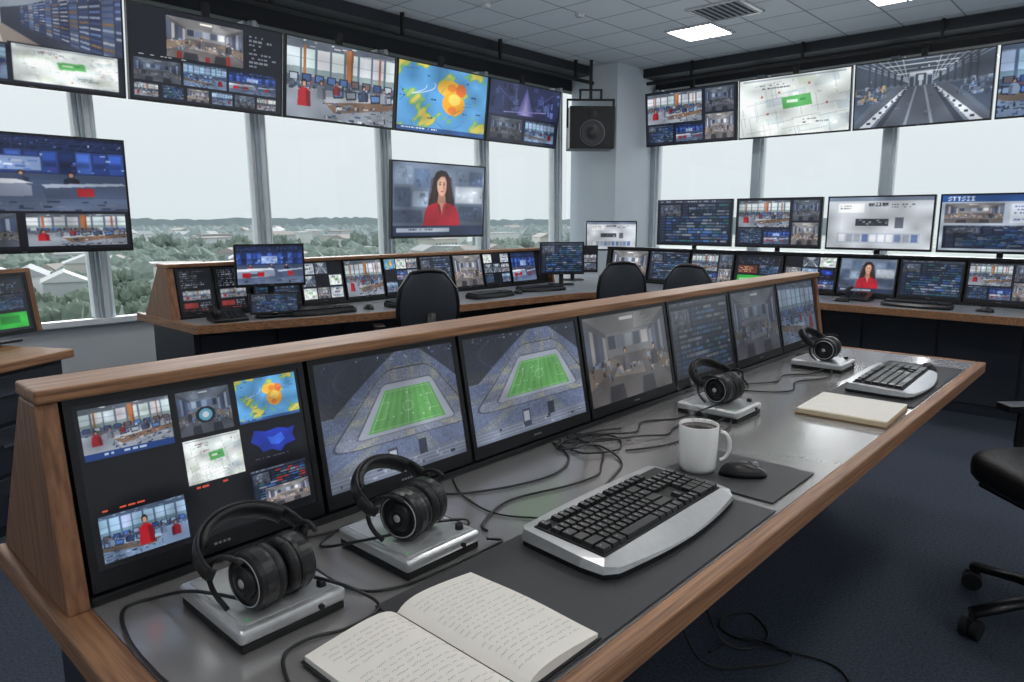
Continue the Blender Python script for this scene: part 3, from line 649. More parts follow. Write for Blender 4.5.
for j,(d0,d1,cnt,sr) in enumerate([(60,170,520,(1.0,2.0)),(150,330,1300,(1.5,3.0)),(320,660,1800,(2.6,5.2))]):
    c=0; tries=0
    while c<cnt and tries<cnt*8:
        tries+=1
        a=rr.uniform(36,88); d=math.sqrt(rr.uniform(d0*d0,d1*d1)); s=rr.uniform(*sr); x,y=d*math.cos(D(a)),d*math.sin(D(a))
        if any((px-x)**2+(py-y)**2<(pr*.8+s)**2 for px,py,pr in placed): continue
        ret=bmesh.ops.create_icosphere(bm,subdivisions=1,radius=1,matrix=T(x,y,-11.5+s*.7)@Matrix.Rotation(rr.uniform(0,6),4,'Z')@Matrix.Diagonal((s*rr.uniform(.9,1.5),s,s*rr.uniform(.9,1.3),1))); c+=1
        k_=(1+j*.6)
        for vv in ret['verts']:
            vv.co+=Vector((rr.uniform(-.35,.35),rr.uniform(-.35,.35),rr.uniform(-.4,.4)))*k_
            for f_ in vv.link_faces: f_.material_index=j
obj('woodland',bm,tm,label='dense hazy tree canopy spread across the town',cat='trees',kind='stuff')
bm=nb()
n=240
va=[];vb=[];vc=[]; rr=random.Random(8)
for i in range(n):
    a=D(15+90*i/(n-1)); rad=700; hz=2.6+.8*math.sin(i*.07)+.5*math.sin(i*.31)+rr.uniform(-.9,.9)
    va.append(bm.verts.new((rad*math.cos(a),rad*math.sin(a),-14))); vb.append(bm.verts.new((rad*math.cos(a),rad*math.sin(a),hz))); vc.append(bm.verts.new((900*math.cos(a),900*math.sin(a),hz-2)))
for i in range(n-1): bm.faces.new((va[i],va[i+1],vb[i+1],vb[i])); bm.faces.new((vb[i],vb[i+1],vc[i+1],vc[i]))
obj('hill',bm,mat('hazy_ridge',s8(158,172,177),.9,0,.08,.08),label='low hazy wooded ridge on the horizon',cat='hill',kind='structure')  # ridge colour greyed towards the sky to imitate haze
# ------------------------------------------------------------------ WALL MONITORS
conts=[racks,centre,office,wmap,purple]
edges=[.93,2.27,3.65,4.97,6.38,7.78]
labs=['black-framed wall television showing equipment racks and a floor plan','black-framed wall television showing a control-room camera view','black-framed wall television showing a bright office with red figure','black-framed wall television showing a coloured weather map','black-framed wall television showing a purple-lit stage']
for i in range(5):
    a,b=edges[i],edges[i+1]
    monitor('television',labs[i],b-a-.03,.75,conts[i](280,156),((a+b)/2,6.33,2.32),0,-7,.014,.022,.05,'wall',.26,'televisions above the window wall','television')
monitor('television','black-framed television showing a blue news studio',1.5,.87,lowmulti(300,174),(1.41,6.2,1.105),0,0,.016,.026,.05,'arm',.4,None,'television')
monitor('television','hanging television showing a presenter in a red top',1.42,.84,presenter(260,154),(5.5,6.2,1.15),0,-3,.016,.026,.05,'arm',.4,None,'television')
ye=[5.77,4.34,2.9,1.47,.04]; rc=[studio_multi,plan,tracks,office2]
labs=['wall television showing an office and small camera tiles','wall television showing a pale site plan with green block','wall television showing long silver rails in a workshop','wall television showing a busy office']
for i in range(4):
    a,b=ye[i],ye[i+1]
    monitor('television',labs[i],a-b-.03,.75,rc[i](260,146),(9.25,(a+b)/2,2.41),-90,-6,.014,.022,.05,'wall',.24,'televisions above the side window wall','television')
# ------------------------------------------------------------------ FRONT DESK
XL,XR=.25,3.52
wt=thing('worktop','long grey laminate control-room worktop with wooden edging','desk')
boxobj('surface',(XL+.05,.52,.715),(XR-.03,1.49,.75),lam,wt)
bm=nb(); box(bm,(XL,.485,.708),(XR,.52,.752)); obj('front_edge',bm,wood,wt,bev=.005,seg=2,label='warm wood edging strip')
bm=nb(); box(bm,(XL,.52,.708),(XL+.05,1.54,.752)); obj('side_edge',bm,wood_y,wt,bev=.005)
bm=nb(); box(bm,(XR-.03,.52,.708),(XR,1.54,.752)); obj('side_edge',bm,wood_y,wt,bev=.005)
bm=nb(); box(bm,(XL+.05,1.49,.708),(XR-.03,1.54,.752)); obj('rear_edge',bm,wood,wt,bev=.005)
bm=nb(); box(bm,(XL+.3,.60,.60),(XR-.3,.63,.715)); box(bm,(XL+.3,.6,.67),(XR-.3,.98,.715)); obj('support_beam',bm,blackm,wt)
bs=thing('base_cabinet','dark painted base cabinet run beneath the worktop','cabinet')
boxobj('plinth',(.36,1.06,0),(3.3,1.42,.08),blackm,bs); boxobj('body',(.32,1.0,.08),(3.36,1.48,.706),navy,bs,bev=.004)
for i in range(6):
    x=.34+i*.503; d=boxobj('door',(x,.985,.1),(x+.49,1.0,.66),darkcab,bs,bev=.002)
    boxobj('handle',(x+.4,.97,.5),(x+.412,.985,.62),blackm,d)
def wedge(L,x0,origin,rotz,lab,ends=(1,1),d2=.35,capm=None,zc=1.064,cy=(.036,.178),ep=.048):
    r=thing('console_housing',lab,'console',origin,(0,0,D(rotz)))
    bm=nb(); prism(bm,[(.045,.7505),(.1,zc-.002),(cy[1]-.01,zc-.002),(d2,.7505)],'X',x0+ep+.002,x0+L-.03); obj('body',bm,blackm,r)
    boxobj('ledge',(x0+ep+.002,-.006,.7505),(x0+L-.03,.044,.766),black,r,bev=.003)
    boxobj('cap_rail',(x0+.0,cy[0],zc),(x0+L+.005,cy[1],zc+.022),capm or wood,r,bev=.004,seg=2)
    e=[(-.012,.7505),(.045,zc),(cy[1]-.013,zc),(d2+.02,.7505)]
    if ends[0]:
        bm=nb(); prism(bm,e,'X',x0,x0+ep); obj('end_panel',bm,black if capm else wood_z,r,bev=.004)
    if ends[1]:
        bm=nb(); prism(bm,e,'X',x0+L-.028,x0+L); obj('end_panel',bm,black if capm else wood_z,r,bev=.004)
    return r
wedge(3.27,.265,(0,1.17,0),0,'long wooden-capped sloping console housing for built-in monitors',zc=1.077,cy=(.036,.145),ep=.032)
fc=[front1,stadium,stadium,room2,ui,room,office2]
dims=[(400,300),(380,285),(320,245),(220,170),(180,140),(150,120),(130,110)]
fb=[.299,.726,1.138,1.62,2.115,2.59,3.05,3.5]
fl=['built-in console monitor showing a grid of camera feeds','built-in console monitor showing a green football pitch','built-in console monitor showing a green football pitch','built-in console monitor showing a dim control room','built-in console monitor showing dark software rows','built-in console monitor showing a dim room','built-in console monitor showing a pale office']
for i in range(7):
    arr=fc[i](*dims[i])
    if i>2: arr=(arr*.55+.09)  # far screens dimmed and lifted to imitate the room's reflection washing them
    monitor('console_monitor',fl[i],fb[i+1]-fb[i]-.01,.308,arr,((fb[i]+fb[i+1])/2,1.184,.768),0,10.9,.012,.03,.026,None,0,'monitors built into the near console')
# ------------------------------------------------------------------ HEADPHONES + BASES
def make_headphones():
    r=thing('headphones','black over-ear studio headphones lying on a silver base','headphones',(0,0,0),(0,0,0),'studio headphones along the near console')
    def arc(ax,az,z0,n=28,a0=-12,a1=192):
        return [(ax*math.cos(D(a0+(a1-a0)*i/n)),0,z0+az*math.sin(D(a0+(a1-a0)*i/n))) for i in range(n+1)]
    bm=nb(); sweep(bm,arc(.086,.075,.05),.0045,.014,12); obj('headband',bm,black,r,smooth=True)
    bm=nb(); sweep(bm,arc(.077,.067,.05,24,25,155),.007,.016,12); obj('headband_padding',bm,leather,r,smooth=True)
    for s in (-1,1):
        bm=nb(); sweep(bm,[(s*.086,0,.065),(s*.087,0,.04),(s*.078,0,.03)],.006,.011,10)
        pts=[(s*(.064+.012*abs(math.sin(D(t)))),.047*math.cos(D(t)),.047*math.sin(D(t))) for t in range(-5,186,12)]
        sweep(bm,pts,.004,.004,8,up=Vector((1,0,0)))
        obj('yoke',bm,blackm,r,smooth=True)
        M=Matrix.Rotation(math.pi,4,'Z') if s<0 else Matrix.Identity(4)
        bm=nb(); lathe(bm,[(.0001,.020),(.044,.020),(.0455,.026),(.0455,.040),(.042,.047),(.036,.050),(.034,.0475),(.026,.0475),(.024,.052),(.015,.055),(.013,.0535),(.0001,.0535)],36,'X',M); obj('ear_cup',bm,black,r,smooth=False,label='round ear cup with concentric ring detail')
        bm=nb(); lathe(bm,[(.0355,.0504),(.0365,.0510),(.0376,.0500)],36,'X',M); lathe(bm,[(.0001,.0556),(.006,.0556),(.007,.0545)],20,'X',M); obj('cup_trim',bm,silver,r,smooth=True)
        bm=nb(); c=.033
        prof=[(c+.0125*math.cos(t),.013+.011*math.sin(t)) for t in [2*math.pi*i/12 for i in range(13)]]
        lathe(bm,prof,32,'X',M); lathe(bm,[(.0001,.012),(.026,.012)],20,'X',M); obj('ear_cushion',bm,leather,r,smooth=True)
    return r
def make_base():
    r=thing('headphone_base','silver square desktop box with black knob','headphone amplifier',(0,0,0),(0,0,0),'silver headphone boxes along the near console')
    boxobj('plinth',(-.084,-.099,.001),(.084,.099,.014),blackm,r,bev=.003)
    boxobj('body',(-.087,-.102,.014),(.087,.102,.036),silver,r,bev=.007,seg=3)
    boxobj('top_plate',(-.074,-.088,.036),(.074,.088,.0372),silverp,r,bev=.0005)
    bm=nb(); lathe(bm,[(.0001,.047),(.006,.047),(.0075,.045),(.008,.0372)],18); obj('knob',bm,black,r,loc=(.062,-.07,0),smooth=False)
    bm=nb(); lathe(bm,[(.0001,.0385),(.002,.0385),(.0025,.0372)],12); obj('indicator_light',bm,ledg,r,loc=(-.064,-.078,0))
    bm=nb(); cyl(bm,.0045,.006,(.04,-.104,.024),'Y',seg=14); obj('headphone_socket',bm,black,r)
    return r
b0=make_base(); b0.location=(.484,.975,.75)
for p in [(.77,.965,.75),(2.02,.965,.75),(2.95,.965,.75)]: clone(b0,p)
h0=make_headphones(); h0.location=(.478,.925,.834); h0.rotation_euler=(D(-58),0,D(8))
for p,rz in [((.768,.945,.834),16),((2.02,.95,.834),-8),((2.94,.95,.834),4)]: clone(h0,p,(D(-56),0,D(rz)))
# ------------------------------------------------------------------ MATS
for nm,(a,b,c,d) in [('desk_mat',(.60,.524,1.385,.842)),('mouse_mat',(1.42,.545,1.665,.825)),('desk_mat',(2.49,.525,3.28,.80))]:
    bm=nb(); box(bm,(a,b,.7515),(c,d,.7545)); obj(nm,bm,matb,bev=.0012,label='dark grey rubber mat on the worktop',cat='mat')
# ------------------------------------------------------------------ KEYBOARD
def keymesh(w,d,h=.008):
    bm=nb(); 
    a=[(-w/2,-d/2,0),(w/2,-d/2,0),(w/2,d/2,0),(-w/2,d/2,0)]; t=.0024
    b=[(-w/2+t,-d/2+t,h),(w/2-t,-d/2+t,h),(w/2-t,d/2-t*.6,h),(-w/2+t,d/2-t*.6,h)]
    va=[bm.verts.new(p) for p in a]; vb=[bm.verts.new(p) for p in b]
    bm.faces.new(vb)
    for i in range(4): bm.faces.new((va[i],va[(i+1)%4],vb[(i+1)%4],vb[i]))
    if w<.03:
        cx=-w*.16
        for dx_,w_,h_ in [(0,.0008,.0035),(.0016,.0008,.0035)] :
            q=[bm.verts.new(p) for p in [(cx+dx_,0.002,h+.0002),(cx+dx_+w_,0.002,h+.0002),(cx+dx_+w_,.002+h_,h+.0002),(cx+dx_,.002+h_,h+.0002)]]
            f=bm.faces.new(q); f.material_index=1
    bmesh.ops.recalc_face_normals(bm,faces=bm.faces)
    me=bpy.data.meshes.new('key'); bm.to_mesh(me); bm.free(); me.materials.append(keym); me.materials.append(legend); return me
KM={}
def keyboard(loc,rotz,full=True,label='silver and black full-size desktop keyboard',sil=True,W=.475,Dp=.21):
    r=thing('keyboard',label,'keyboard',loc,(0,0,D(rotz)),'desktop keyboards')
    N=20
    sd_=.024 if sil else .014; bk=.022 if sil else .012; kb_y=-Dp/2+(.028 if sil else .02)
    def outl(s):
        front=[((-W/2+W*i/N)*s, (-Dp/2-(.024*math.sin(math.pi*i/N))+ (.014 if i in(0,N) else 0))*s) for i in range(N+1)]
        back=[((W/2-.016-(W-.032)*i/N)*s,(Dp/2+.007*math.sin(math.pi*i/N))*s) for i in range(N+1)]
        return front+[((W/2+.004)*s,(-Dp/2+.06)*s),((W/2-.006)*s,(Dp/2-.01)*s)]+back+[((-W/2+.006)*s,(Dp/2-.01)*s),((-W/2-.004)*s,(-Dp/2+.06)*s)]
    bm=nb(); prism(bm,outl(.99),'Z',.0005,.012); obj('lower_tray',bm,blackm,r)
    bm=nb()
    def zt(y): 
        t=max(0,(y+Dp/2+.024)/(Dp+.024)); return .013+.012*min(1,(t*4.4))**.6+.008*t
    o1=outl(1); n=len(o1)
    lo=[bm.verts.new((x,y,.011)) for x,y in o1]; hi=[bm.verts.new((x*.985,y*.985,zt(y))) for x,y in o1]
    def inner(x,y):
        return (max(-W/2+sd_-.002,min(W/2-sd_+.002,x*.94)),max(kb_y-.001,min(Dp/2-bk+.001,y)))
    inn=[]
    for x,y in o1:
        ix,iy=inner(x,y); inn.append(bm.verts.new((ix,iy,zt(iy)+.002)))
    for i in range(n): 
        bm.faces.new((lo[i],lo[(i+1)%n],hi[(i+1)%n],hi[i])); bm.faces.new((hi[i],hi[(i+1)%n],inn[(i+1)%n],inn[i]))
    bm.faces.new(lo[::-1]); bm.faces.new(inn)
    bmesh.ops.recalc_face_normals(bm,faces=bm.faces)
    obj('body',bm,silverp if sil else black,r,smooth=False)
    a=math.atan2(.008,Dp)
    zb=zt(0)
    bm=nb(); box(bm,(-W/2+sd_,kb_y,-.004),(W/2-sd_,Dp/2-bk,.0035)); kb=obj('key_bed',bm,blackm,r,loc=(0,0,zb+.001),rot=(a,0,0),bev=.002)
    R=[]
    ku=(W-2*sd_-.008)/22.5; v=(Dp/2-bk-kb_y-.008)/6.25; x0=-W/2+sd_+.004; yb=Dp/2-bk-.004-v/2
    def add(x,y,w,d=1): R.append((x0+(x+w/2)*ku,yb-y*v,w*ku-.002,d*v-.002))
    for g0 in (0,2,6.5,11): 
        for j in range(1 if g0==0 else 4): add(g0+j,0,1)
    for j in range(3): add(15.25+j,0,1)
    yy=1.25
    for j in range(13): add(j,yy,1)
    add(13,yy,2); add(0,yy+1,1.5)
    for j in range(12): add(1.5+j,yy+1,1)
    add(13.5,yy+1,1.5); add(0,yy+2,1.75)
    for j in range(11): add(1.75+j,yy+2,1)
    add(12.75,yy+2,2.25); add(0,yy+3,2.25)
    for j in range(10): add(2.25+j,yy+3,1)
    add(12.25,yy+3,2.75)
    xx=0
    for w in (1.5,1.25,1.25,6,1.25,1.25,1.25,1.25): add(xx,yy+4,w); xx+=w
    for j in range(3): add(15.25+j,yy,1); add(15.25+j,yy+1,1); add(15.25+j,yy+4,1)
    add(16.25,yy+3,1)
    for i in range(4):
        for j in range(4): add(18.5+j,yy+i,1)
    add(18.5,yy+4,2); add(20.5,yy+4,1); add(21.5,yy+4,1)
    if full:
        last=[]
        for i,(x,y,w,d) in enumerate(R):
            kk=(round(w,4),round(d,4))
            if kk not in KM: KM[kk]=keymesh(*kk)
            if i<98:
                o=bpy.data.objects.new('key',KM[kk]); link(o); o.parent=kb; o.location=(x,y,.0035)
            else: last.append((x,y,w,d))
        if last:
            bm=nb()
            for x,y,w,d in last: box(bm,(x-w/2,y-d/2,.0035),(x+w/2,y+d/2,.0115))
            o=obj('keypad_keys',bm,keym,kb,kind='stuff',bev=.0015)
    else:
        bm=nb()
        for x,y,w,d in R: box(bm,(x-w/2,y-d/2,.0035),(x+w/2,y+d/2,.0115))
        obj('keys',bm,keym,kb,kind='stuff')
    return r
keyboard((1.14,.712,.7545),0,True)
keyboard((2.80,.665,.7545),2,True,'dark desktop keyboard with silver palm rest on mat')
# ------------------------------------------------------------------ MOUSE
def mouse(loc,rotz):
    r=thing('computer_mouse','black rounded two-button computer mouse','mouse',loc,(0,0,D(rotz)),'black computer mice')
    bm=nb(); sph(bm,1,(0,0,0),(.056,.031,.034),24)
    for v in bm.verts:
        if v.co.z<0: v.co.z=0
        v.co.z*=1-.25*(v.co.x/.056); v.co.y*=1-.1*math.cos(v.co.x/.03)
        if v.co.z<.001: v.co.z=.001
    obj('body',bm,black,r,smooth=True)
    bm=nb(); pts=[(.002+.05*math.sin(t),0,.0335*math.cos(t)*(1-.25*math.sin(t))+.001) for t in [i*.14 for i in range(1,10)]]
    sweep(bm,pts,.0009,.0009,6); obj('button_seam',bm,blackm,r)
    bm=nb(); cyl(bm,.008,.006,(.028,0,.0255),'Y',seg=16); obj('scroll_wheel',bm,silverp,r)
    return r
mouse((1.535,.665,.7545),-55+0); mouse((3.13,.63,.7545),160)
# ------------------------------------------------------------------ MUG
r=thing('coffee_mug','white ceramic mug of black coffee','mug',(1.50,.765,.7545))
bm=nb(); lathe(bm,[(.0001,.003),(.03,.003),(.032,0),(.040,.001),(.044,.012),(.0455,.05),(.047,.112),(.0462,.114),(.0452,.112),(.0435,.05),(.042,.014),(.038,.008),(.0001,.008)],40); obj('body',bm,ceramic,r,smooth=True)
bm=nb(); lathe(bm,[(.0001,.105),(.0448,.105)],32); obj('coffee',bm,coffee,r)
bm=nb(); hp=[]
for i in range(15):
    t=D(-80+160*i/14); rr_=.045+.032*math.cos(t)**.7; hp.append((rr_*math.cos(D(-47)),rr_*math.sin(D(-47)),.058+.036*math.sin(t)))
sweep(bm,hp,.0045,.006,10,up=Vector((.73,.68,0))); obj('handle',bm,ceramic,r,smooth=True)
SM=steammat()
bm=nb()
for q,(ox,oy,ph,hh) in enumerate([(-.012,.01,0,.10),(.012,-.008,2,.12),(.0,.012,4,.08)]):
    pts=[(1.5+ox-.03*t*t+.012*math.sin(6*t+ph)*t,.765+oy+.03*t*t+.010*math.cos(5*t+ph)*t,.864+hh*t) for t in [i/24 for i in range(25)]]
    sweep(bm,pts,.016,.010,14,up=Vector((.68,-.73,0)),taper=lambda t:.08+.95*math.sin(math.pi*min(1,t*.96+.03)))
obj('steam',bm,SM,smooth=True,label='faint white wisps of steam above the mug',cat='steam',kind='stuff')
# ------------------------------------------------------------------ NOTEBOOKS
def openbook(loc,w,d):
    r=thing('notebook','open ruled notebook with handwritten pages','notebook',loc)
    boxobj('cover',(-w/2-.004,-d/2-.004,0),(w/2+.004,d/2+.004,.003),blackm,r,bev=.001)
    def z(x,y=0): 
        u=abs(x)/(w/2); return .004+.019*(1-math.exp(-u*8))*(1-.6*u**1.3)+(.0022*math.sin(y*22+x*9)*u*u if x>0 else .0014*math.sin(y*17-x*12)*u*u)
    for s in (-1,1):
        bm=nb(); N=18; K=8; top=[];bot=[]
        for i in range(N+1):
            x=s*(.001+(w/2-.001)*i/N)
            top.append([bm.verts.new((x,-d/2+d*k/K,z(x,-d/2+d*k/K))) for k in range(K+1)]); bot.append([bm.verts.new((x,y,.003)) for y in (-d/2,d/2)])
        for i in range(N):
            for k in range(K): bm.faces.new((top[i][k],top[i+1][k],top[i+1][k+1],top[i][k+1]))
            for e,kk in ((0,0),(1,K)): bm.faces.new((bot[i][e],bot[i+1][e],top[i+1][kk],top[i][kk]))
        bm.faces.new([bot[N][0],bot[N][1]]+[top[N][k] for k in range(K,-1,-1)])
        bmesh.ops.recalc_face_normals(bm,faces=bm.faces)
        obj('pages',bm,paper,r,smooth=False)
        bm=nb(); rr=random.Random(s+4)
        nl=20
        for l in range(nl):
            if l in (6,) and s<0: continue
            y=d/2-.02-l*(d-.034)/nl; x=s*w/4-w/4+.015+rr.uniform(0,.004)+(.012 if l in (3,4,12) else 0); xe=s*w/4+w/4-.012-(rr.uniform(0.02,.08) if rr.random()<.25 else rr.uniform(0,.01)); ph=rr.random()*6; sl=rr.uniform(-.012,.012)
            while x<xe:
                wl=rr.uniform(.006,.022); n=int(wl/.0008); px=None; amp=1; f=rr.uniform(1.3,2.3)
                for q in range(n):
                    if rr.random()<.3: amp=rr.uniform(.35,1.7)
                    xx=x+q*.0008+.0006*math.sin(q*1.7+ph); yy=y+sl*(x-s*w/4)+.0015*amp*math.sin(q*f+ph)
                    if px is not None:
                        t=.0003
                        try:
                            v=[bm.verts.new(p) for p in [(px[0],px[1]-t,z(*px)+.0005),(xx,yy-t,z(xx,yy)+.0005),(xx,yy+t,z(xx,yy)+.0005),(px[0],px[1]+t,z(*px)+.0005)]]; bm.faces.new(v)
                        except: pass
                    px=(xx,yy)
                x+=wl+rr.uniform(.0025,.0045)
        obj('handwriting',bm,ink,r,kind='stuff')
    return r
openbook((.605,.662,.7547),.315,.262)
r=thing('notepad','closed cream paper notepad on the worktop','notepad',(2.32,.66,.7512),(0,0,D(2)))
boxobj('back_cover',(-.142,-.132,0),(.142,.132,.003),mat('tan_card',s8(150,120,84),.7),r,bev=.001)
boxobj('page_block',(-.138,-.128,.003),(.138,.128,.015),cream,r,bev=.001)
boxobj('top_sheet',(-.139,-.129,.015),(.139,.129,.0162),paper,r)
bm=nb(); box(bm,(-.139,-.129,.0162),(-.125,.129,.0172)); obj('binding_strip',bm,cream,r)
# ------------------------------------------------------------------ CABLES (swept meshes)
def cable(pts,rad=.0028,lab='thin black cable trailing across the worktop',m=black):
    P=[Vector(p) for p in pts]; out=[]
    n=len(P)
    for i in range(n-1):
        p0,p1,p2,p3=P[max(0,i-1)],P[i],P[i+1],P[min(n-1,i+2)]
        for k in range(8):
            t=k/8; out.append(.5*((2*p1)+(p2-p0)*t+(2*p0-5*p1+4*p2-p3)*t*t+(3*p1-p0-3*p2+p3)*t**3))
    out.append(P[-1])
    bm=nb(); sweep(bm,out,rad,rad,8,up=Vector((0,0,1)))
    return obj('cable',bm,m,smooth=True,label=lab,cat='cable',group='loose cables')
Z=.7542
cable([(.435,.93,.80),(.40,1.03,.79),(.375,1.12,Z),(.33,1.12,Z),(.305,1.03,Z+.003),(.30,.92,Z+.004),(.31,.80,Z)])
cable([(.535,.93,.80),(.57,.86,.79),(.60,.83,Z+.004),(.54,.82,Z),(.48,.84,Z),(.43,.82,Z),(.39,.70,Z),(.36,.6,Z)])
cable([(.80,.93,.80),(.87,.92,.785),(.90,.95,Z),(.89,1.03,Z),(.80,1.10,Z),(.70,1.12,Z),(.62,1.155,Z)])
cable([(.73,.94,.80),(.68,.98,.79),(.655,1.08,Z),(.73,1.12,Z),(.83,1.11,Z),(.93,1.15,Z)])
cable([(.87,.86,.765),(.90,.85,Z),(.86,.845,Z+.002),(.74,.85,Z),(.66,.86,Z),(.61,.9,Z),(.6,1.0,Z),(.63,1.15,Z)])
cable([(1.42,1.15,Z),(1.36,1.05,Z),(1.25,1.0,Z),(1.12,1.02,Z),(1.0,1.08,Z),(.95,1.15,Z)])
cable([(1.50,1.15,Z),(1.46,1.02,Z),(1.36,.95,Z),(1.3,.92,Z),(1.2,.93,Z),(1.05,.97,Z),(.93,.93,Z),(.91,.9,Z)])
cable([(1.53,1.15,Z),(1.58,1.06,Z),(1.50,.99,Z),(1.40,1.02,Z+.006),(1.42,1.09,Z),(1.5,1.08,Z+.004),(1.6,1.02,Z)])
cable([(1.45,1.15,Z),(1.40,1.09,Z+.004),(1.47,1.04,Z+.006),(1.42,.93,Z),(1.3,.88,Z),(1.2,.85,Z+.002)])
cable([(1.48,1.15,Z),(1.53,1.1,Z+.006),(1.45,1.06,Z+.006),(1.38,1.1,Z+.004),(1.44,1.13,Z+.003),(1.56,1.12,Z+.004),(1.66,1.09,Z)])
cable([(1.99,.93,.80),(1.9,.95,.79),(1.86,1.02,Z),(1.76,1.08,Z),(1.66,1.04,Z),(1.58,1.08,Z+.004),(1.52,1.15,Z)])
cable([(1.93,.9,.765),(1.87,.92,Z),(1.78,.98,Z),(1.7,.96,Z),(1.62,1.0,Z+.005),(1.5,1.05,Z+.008),(1.44,1.13,Z)])
cable([(1.93,.88,.765),(1.85,.86,Z),(1.72,.9,Z),(1.6,.92,Z),(1.5,.97,Z)])
cable([(2.11,.98,.765),(2.2,1.0,Z),(2.3,1.08,Z),(2.4,1.04,Z),(2.5,1.1,Z),(2.6,1.15,Z)])
cable([(2.86,.93,.765),(2.78,.95,Z),(2.68,1.02,Z),(2.55,1.0,Z),(2.42,1.08,Z),(2.35,1.15,Z)])
cable([(2.86,.9,.765),(2.75,.88,Z),(2.6,.94,Z),(2.45,.9,Z),(2.36,.98,Z),(2.3,1.15,Z)])
cable([(1.04,.825,.765),(1.02,.87,Z),(.98,.95,Z),(1.0,1.06,Z),(1.05,1.15,Z)],.002)
cable([(3.04,.95,.77),(3.14,.97,Z),(3.2,1.05,Z),(3.15,1.15,Z)])
fz=.006
fl_='black cable coiled on the carpet beneath the desk'
cable([(1.9,.98,.3),(1.95,.9,.05),(2.0,.82,fz),(2.12,.8,fz),(2.2,.9,fz),(2.1,.95,fz+.004),(2.02,.88,fz+.008),(2.1,.6,fz),(2.0,.5,fz)],.004,fl_)
cable([(1.75,.98,.3),(1.8,.88,.04),(1.95,.75,fz),(2.06,.7,fz),(2.05,.85,fz),(1.9,.9,fz)],.004,fl_)
# ------------------------------------------------------------------ OFFICE CHAIR
def make_chair(bw=.46,label='black swivel office chair with armrests',st_=.055):
    r=thing('office_chair',label,'chair',group='black swivel office chairs')
    bm=nb(); sph(bm,1,(0,0,0),(1,1,1),32)
    for v in bm.verts:
        x,y,z=v.co; f=lambda t,p:math.copysign(abs(t)**p,t)
        v.co=(f(x,.5)*.26,f(y,.5)*.25,f(z,.6)*st_)
    obj('seat',bm,leather,r,loc=(0,0,.437+st_),smooth=True)
    boxobj('seat_shell',(-.2,-.19,.425),(.2,.19,.443),black,r,bev=.006)
    N=12; Mv=10
    def pt(t,s):
        hw=bw/2*(.8+.24*math.sin(math.pi*min(1,t*1.05)))*(1-.3*(max(0,t-.75)/.25)**2)
        return Vector((s*hw,-.23-.05*t-.03*math.sin(math.pi*t)+.06*s*s,.57+.47*t-.02*(s*s)*(t>.8)))
    bm=nb(); g=[[bm.verts.new(pt(j/Mv,-1+2*i/N)) for i in range(N+1)] for j in range(Mv+1)]
    for j in range(Mv):
        for i in range(N): bm.faces.new((g[j][i],g[j][i+1],g[j+1][i+1],g[j+1][i]))
    obj('backrest',bm,meshm,r,smooth=True,solid=.012,sub=1)
    loop=[pt(0,-1+2*i/10) for i in range(11)]+[pt(j/12,1) for j in range(1,13)]+[pt(1,1-2*i/10) for i in range(1,11)]+[pt(1-j/12,-1) for j in range(1,12)]
    bm=nb(); sweep(bm,loop,.014,.016,8,closed=True,up=Vector((0,1,0))); obj('backrest_frame',bm,black,r,smooth=True)
    bm=nb(); sweep(bm,[(0,-.1,.42),(0,-.25,.43),(0,-.3,.5),(0,-.325,.62),(0,-.325,.78)],.02,.03,10,up=Vector((1,0,0))); obj('back_support',bm,black,r,smooth=True)
    for s in (-1,1):
        bm=nb(); sweep(bm,[(s*.16,-.02,.43),(s*.28,-.02,.44),(s*.3,-.02,.55),(s*.295,-.02,.66)],.014,.022,10); box(bm,(s*.295-.035,-.16,.66),(s*.295+.035,.06,.685)); obj('armrest',bm,black,r,bev=.008)
    bm=nb(); cyl(bm,.03,.18,(0,0,.2)); cyl(bm,.022,.16,(0,0,.33)); box(bm,(-.1,-.12,.405),(.1,.12,.43)); obj('gas_lift',bm,blackm,r)
    bm=nb()
    for i in range(5):
        a=D(18+72*i); c,s_=math.cos(a),math.sin(a)
        sweep(bm,[(c*.02,s_*.02,.125),(c*.15,s_*.15,.115),(c*.31,s_*.31,.085)],.024,.016,10,up=Vector((0,0,1)))
    cyl(bm,.045,.08,(0,0,.12)); obj('star_base',bm,black,r,smooth=True)
    for i in range(5):
        a=D(18+72*i); c,s_=math.cos(a),math.sin(a)
        bm=nb(); M=T(c*.31,s_*.31,.034)@Matrix.Rotation(a+.6,4,'Z')
        cyl(bm,.032,.022,(0,.017,0),'Y',M=M,seg=18); cyl(bm,.032,.022,(0,-.017,0),'Y',M=M,seg=18); cyl(bm,.01,.05,(0,0,.03),'Z',M=M); box(bm,(-.022,-.008,-.01),(.022,.008,.036),M)
        obj('caster',bm,blackm,r,bev=.002)
    return r
c0=make_chair(st_=.065); c0.location=(2.79,.085,0); c0.rotation_euler=(0,0,D(45)); c0['label']='black swivel office chair pulled up at the near worktop'; c0.scale=(1.03,)*3
c1=make_chair(.37,'grey mesh-back swivel chair facing the rear desk'); c1.location=(3.0,3.56,0); c1.rotation_euler=(0,0,D(-30)); c1.scale=(1.0,)*3
clone(c1,(4.86,3.28,0),(0,0,D(-45)),'grey mesh-back swivel chair at the desk corner',.98)
clone(c1,(4.98,2.6,0),(0,0,D(-82)),'grey mesh-back swivel chair at the desk corner',.98)
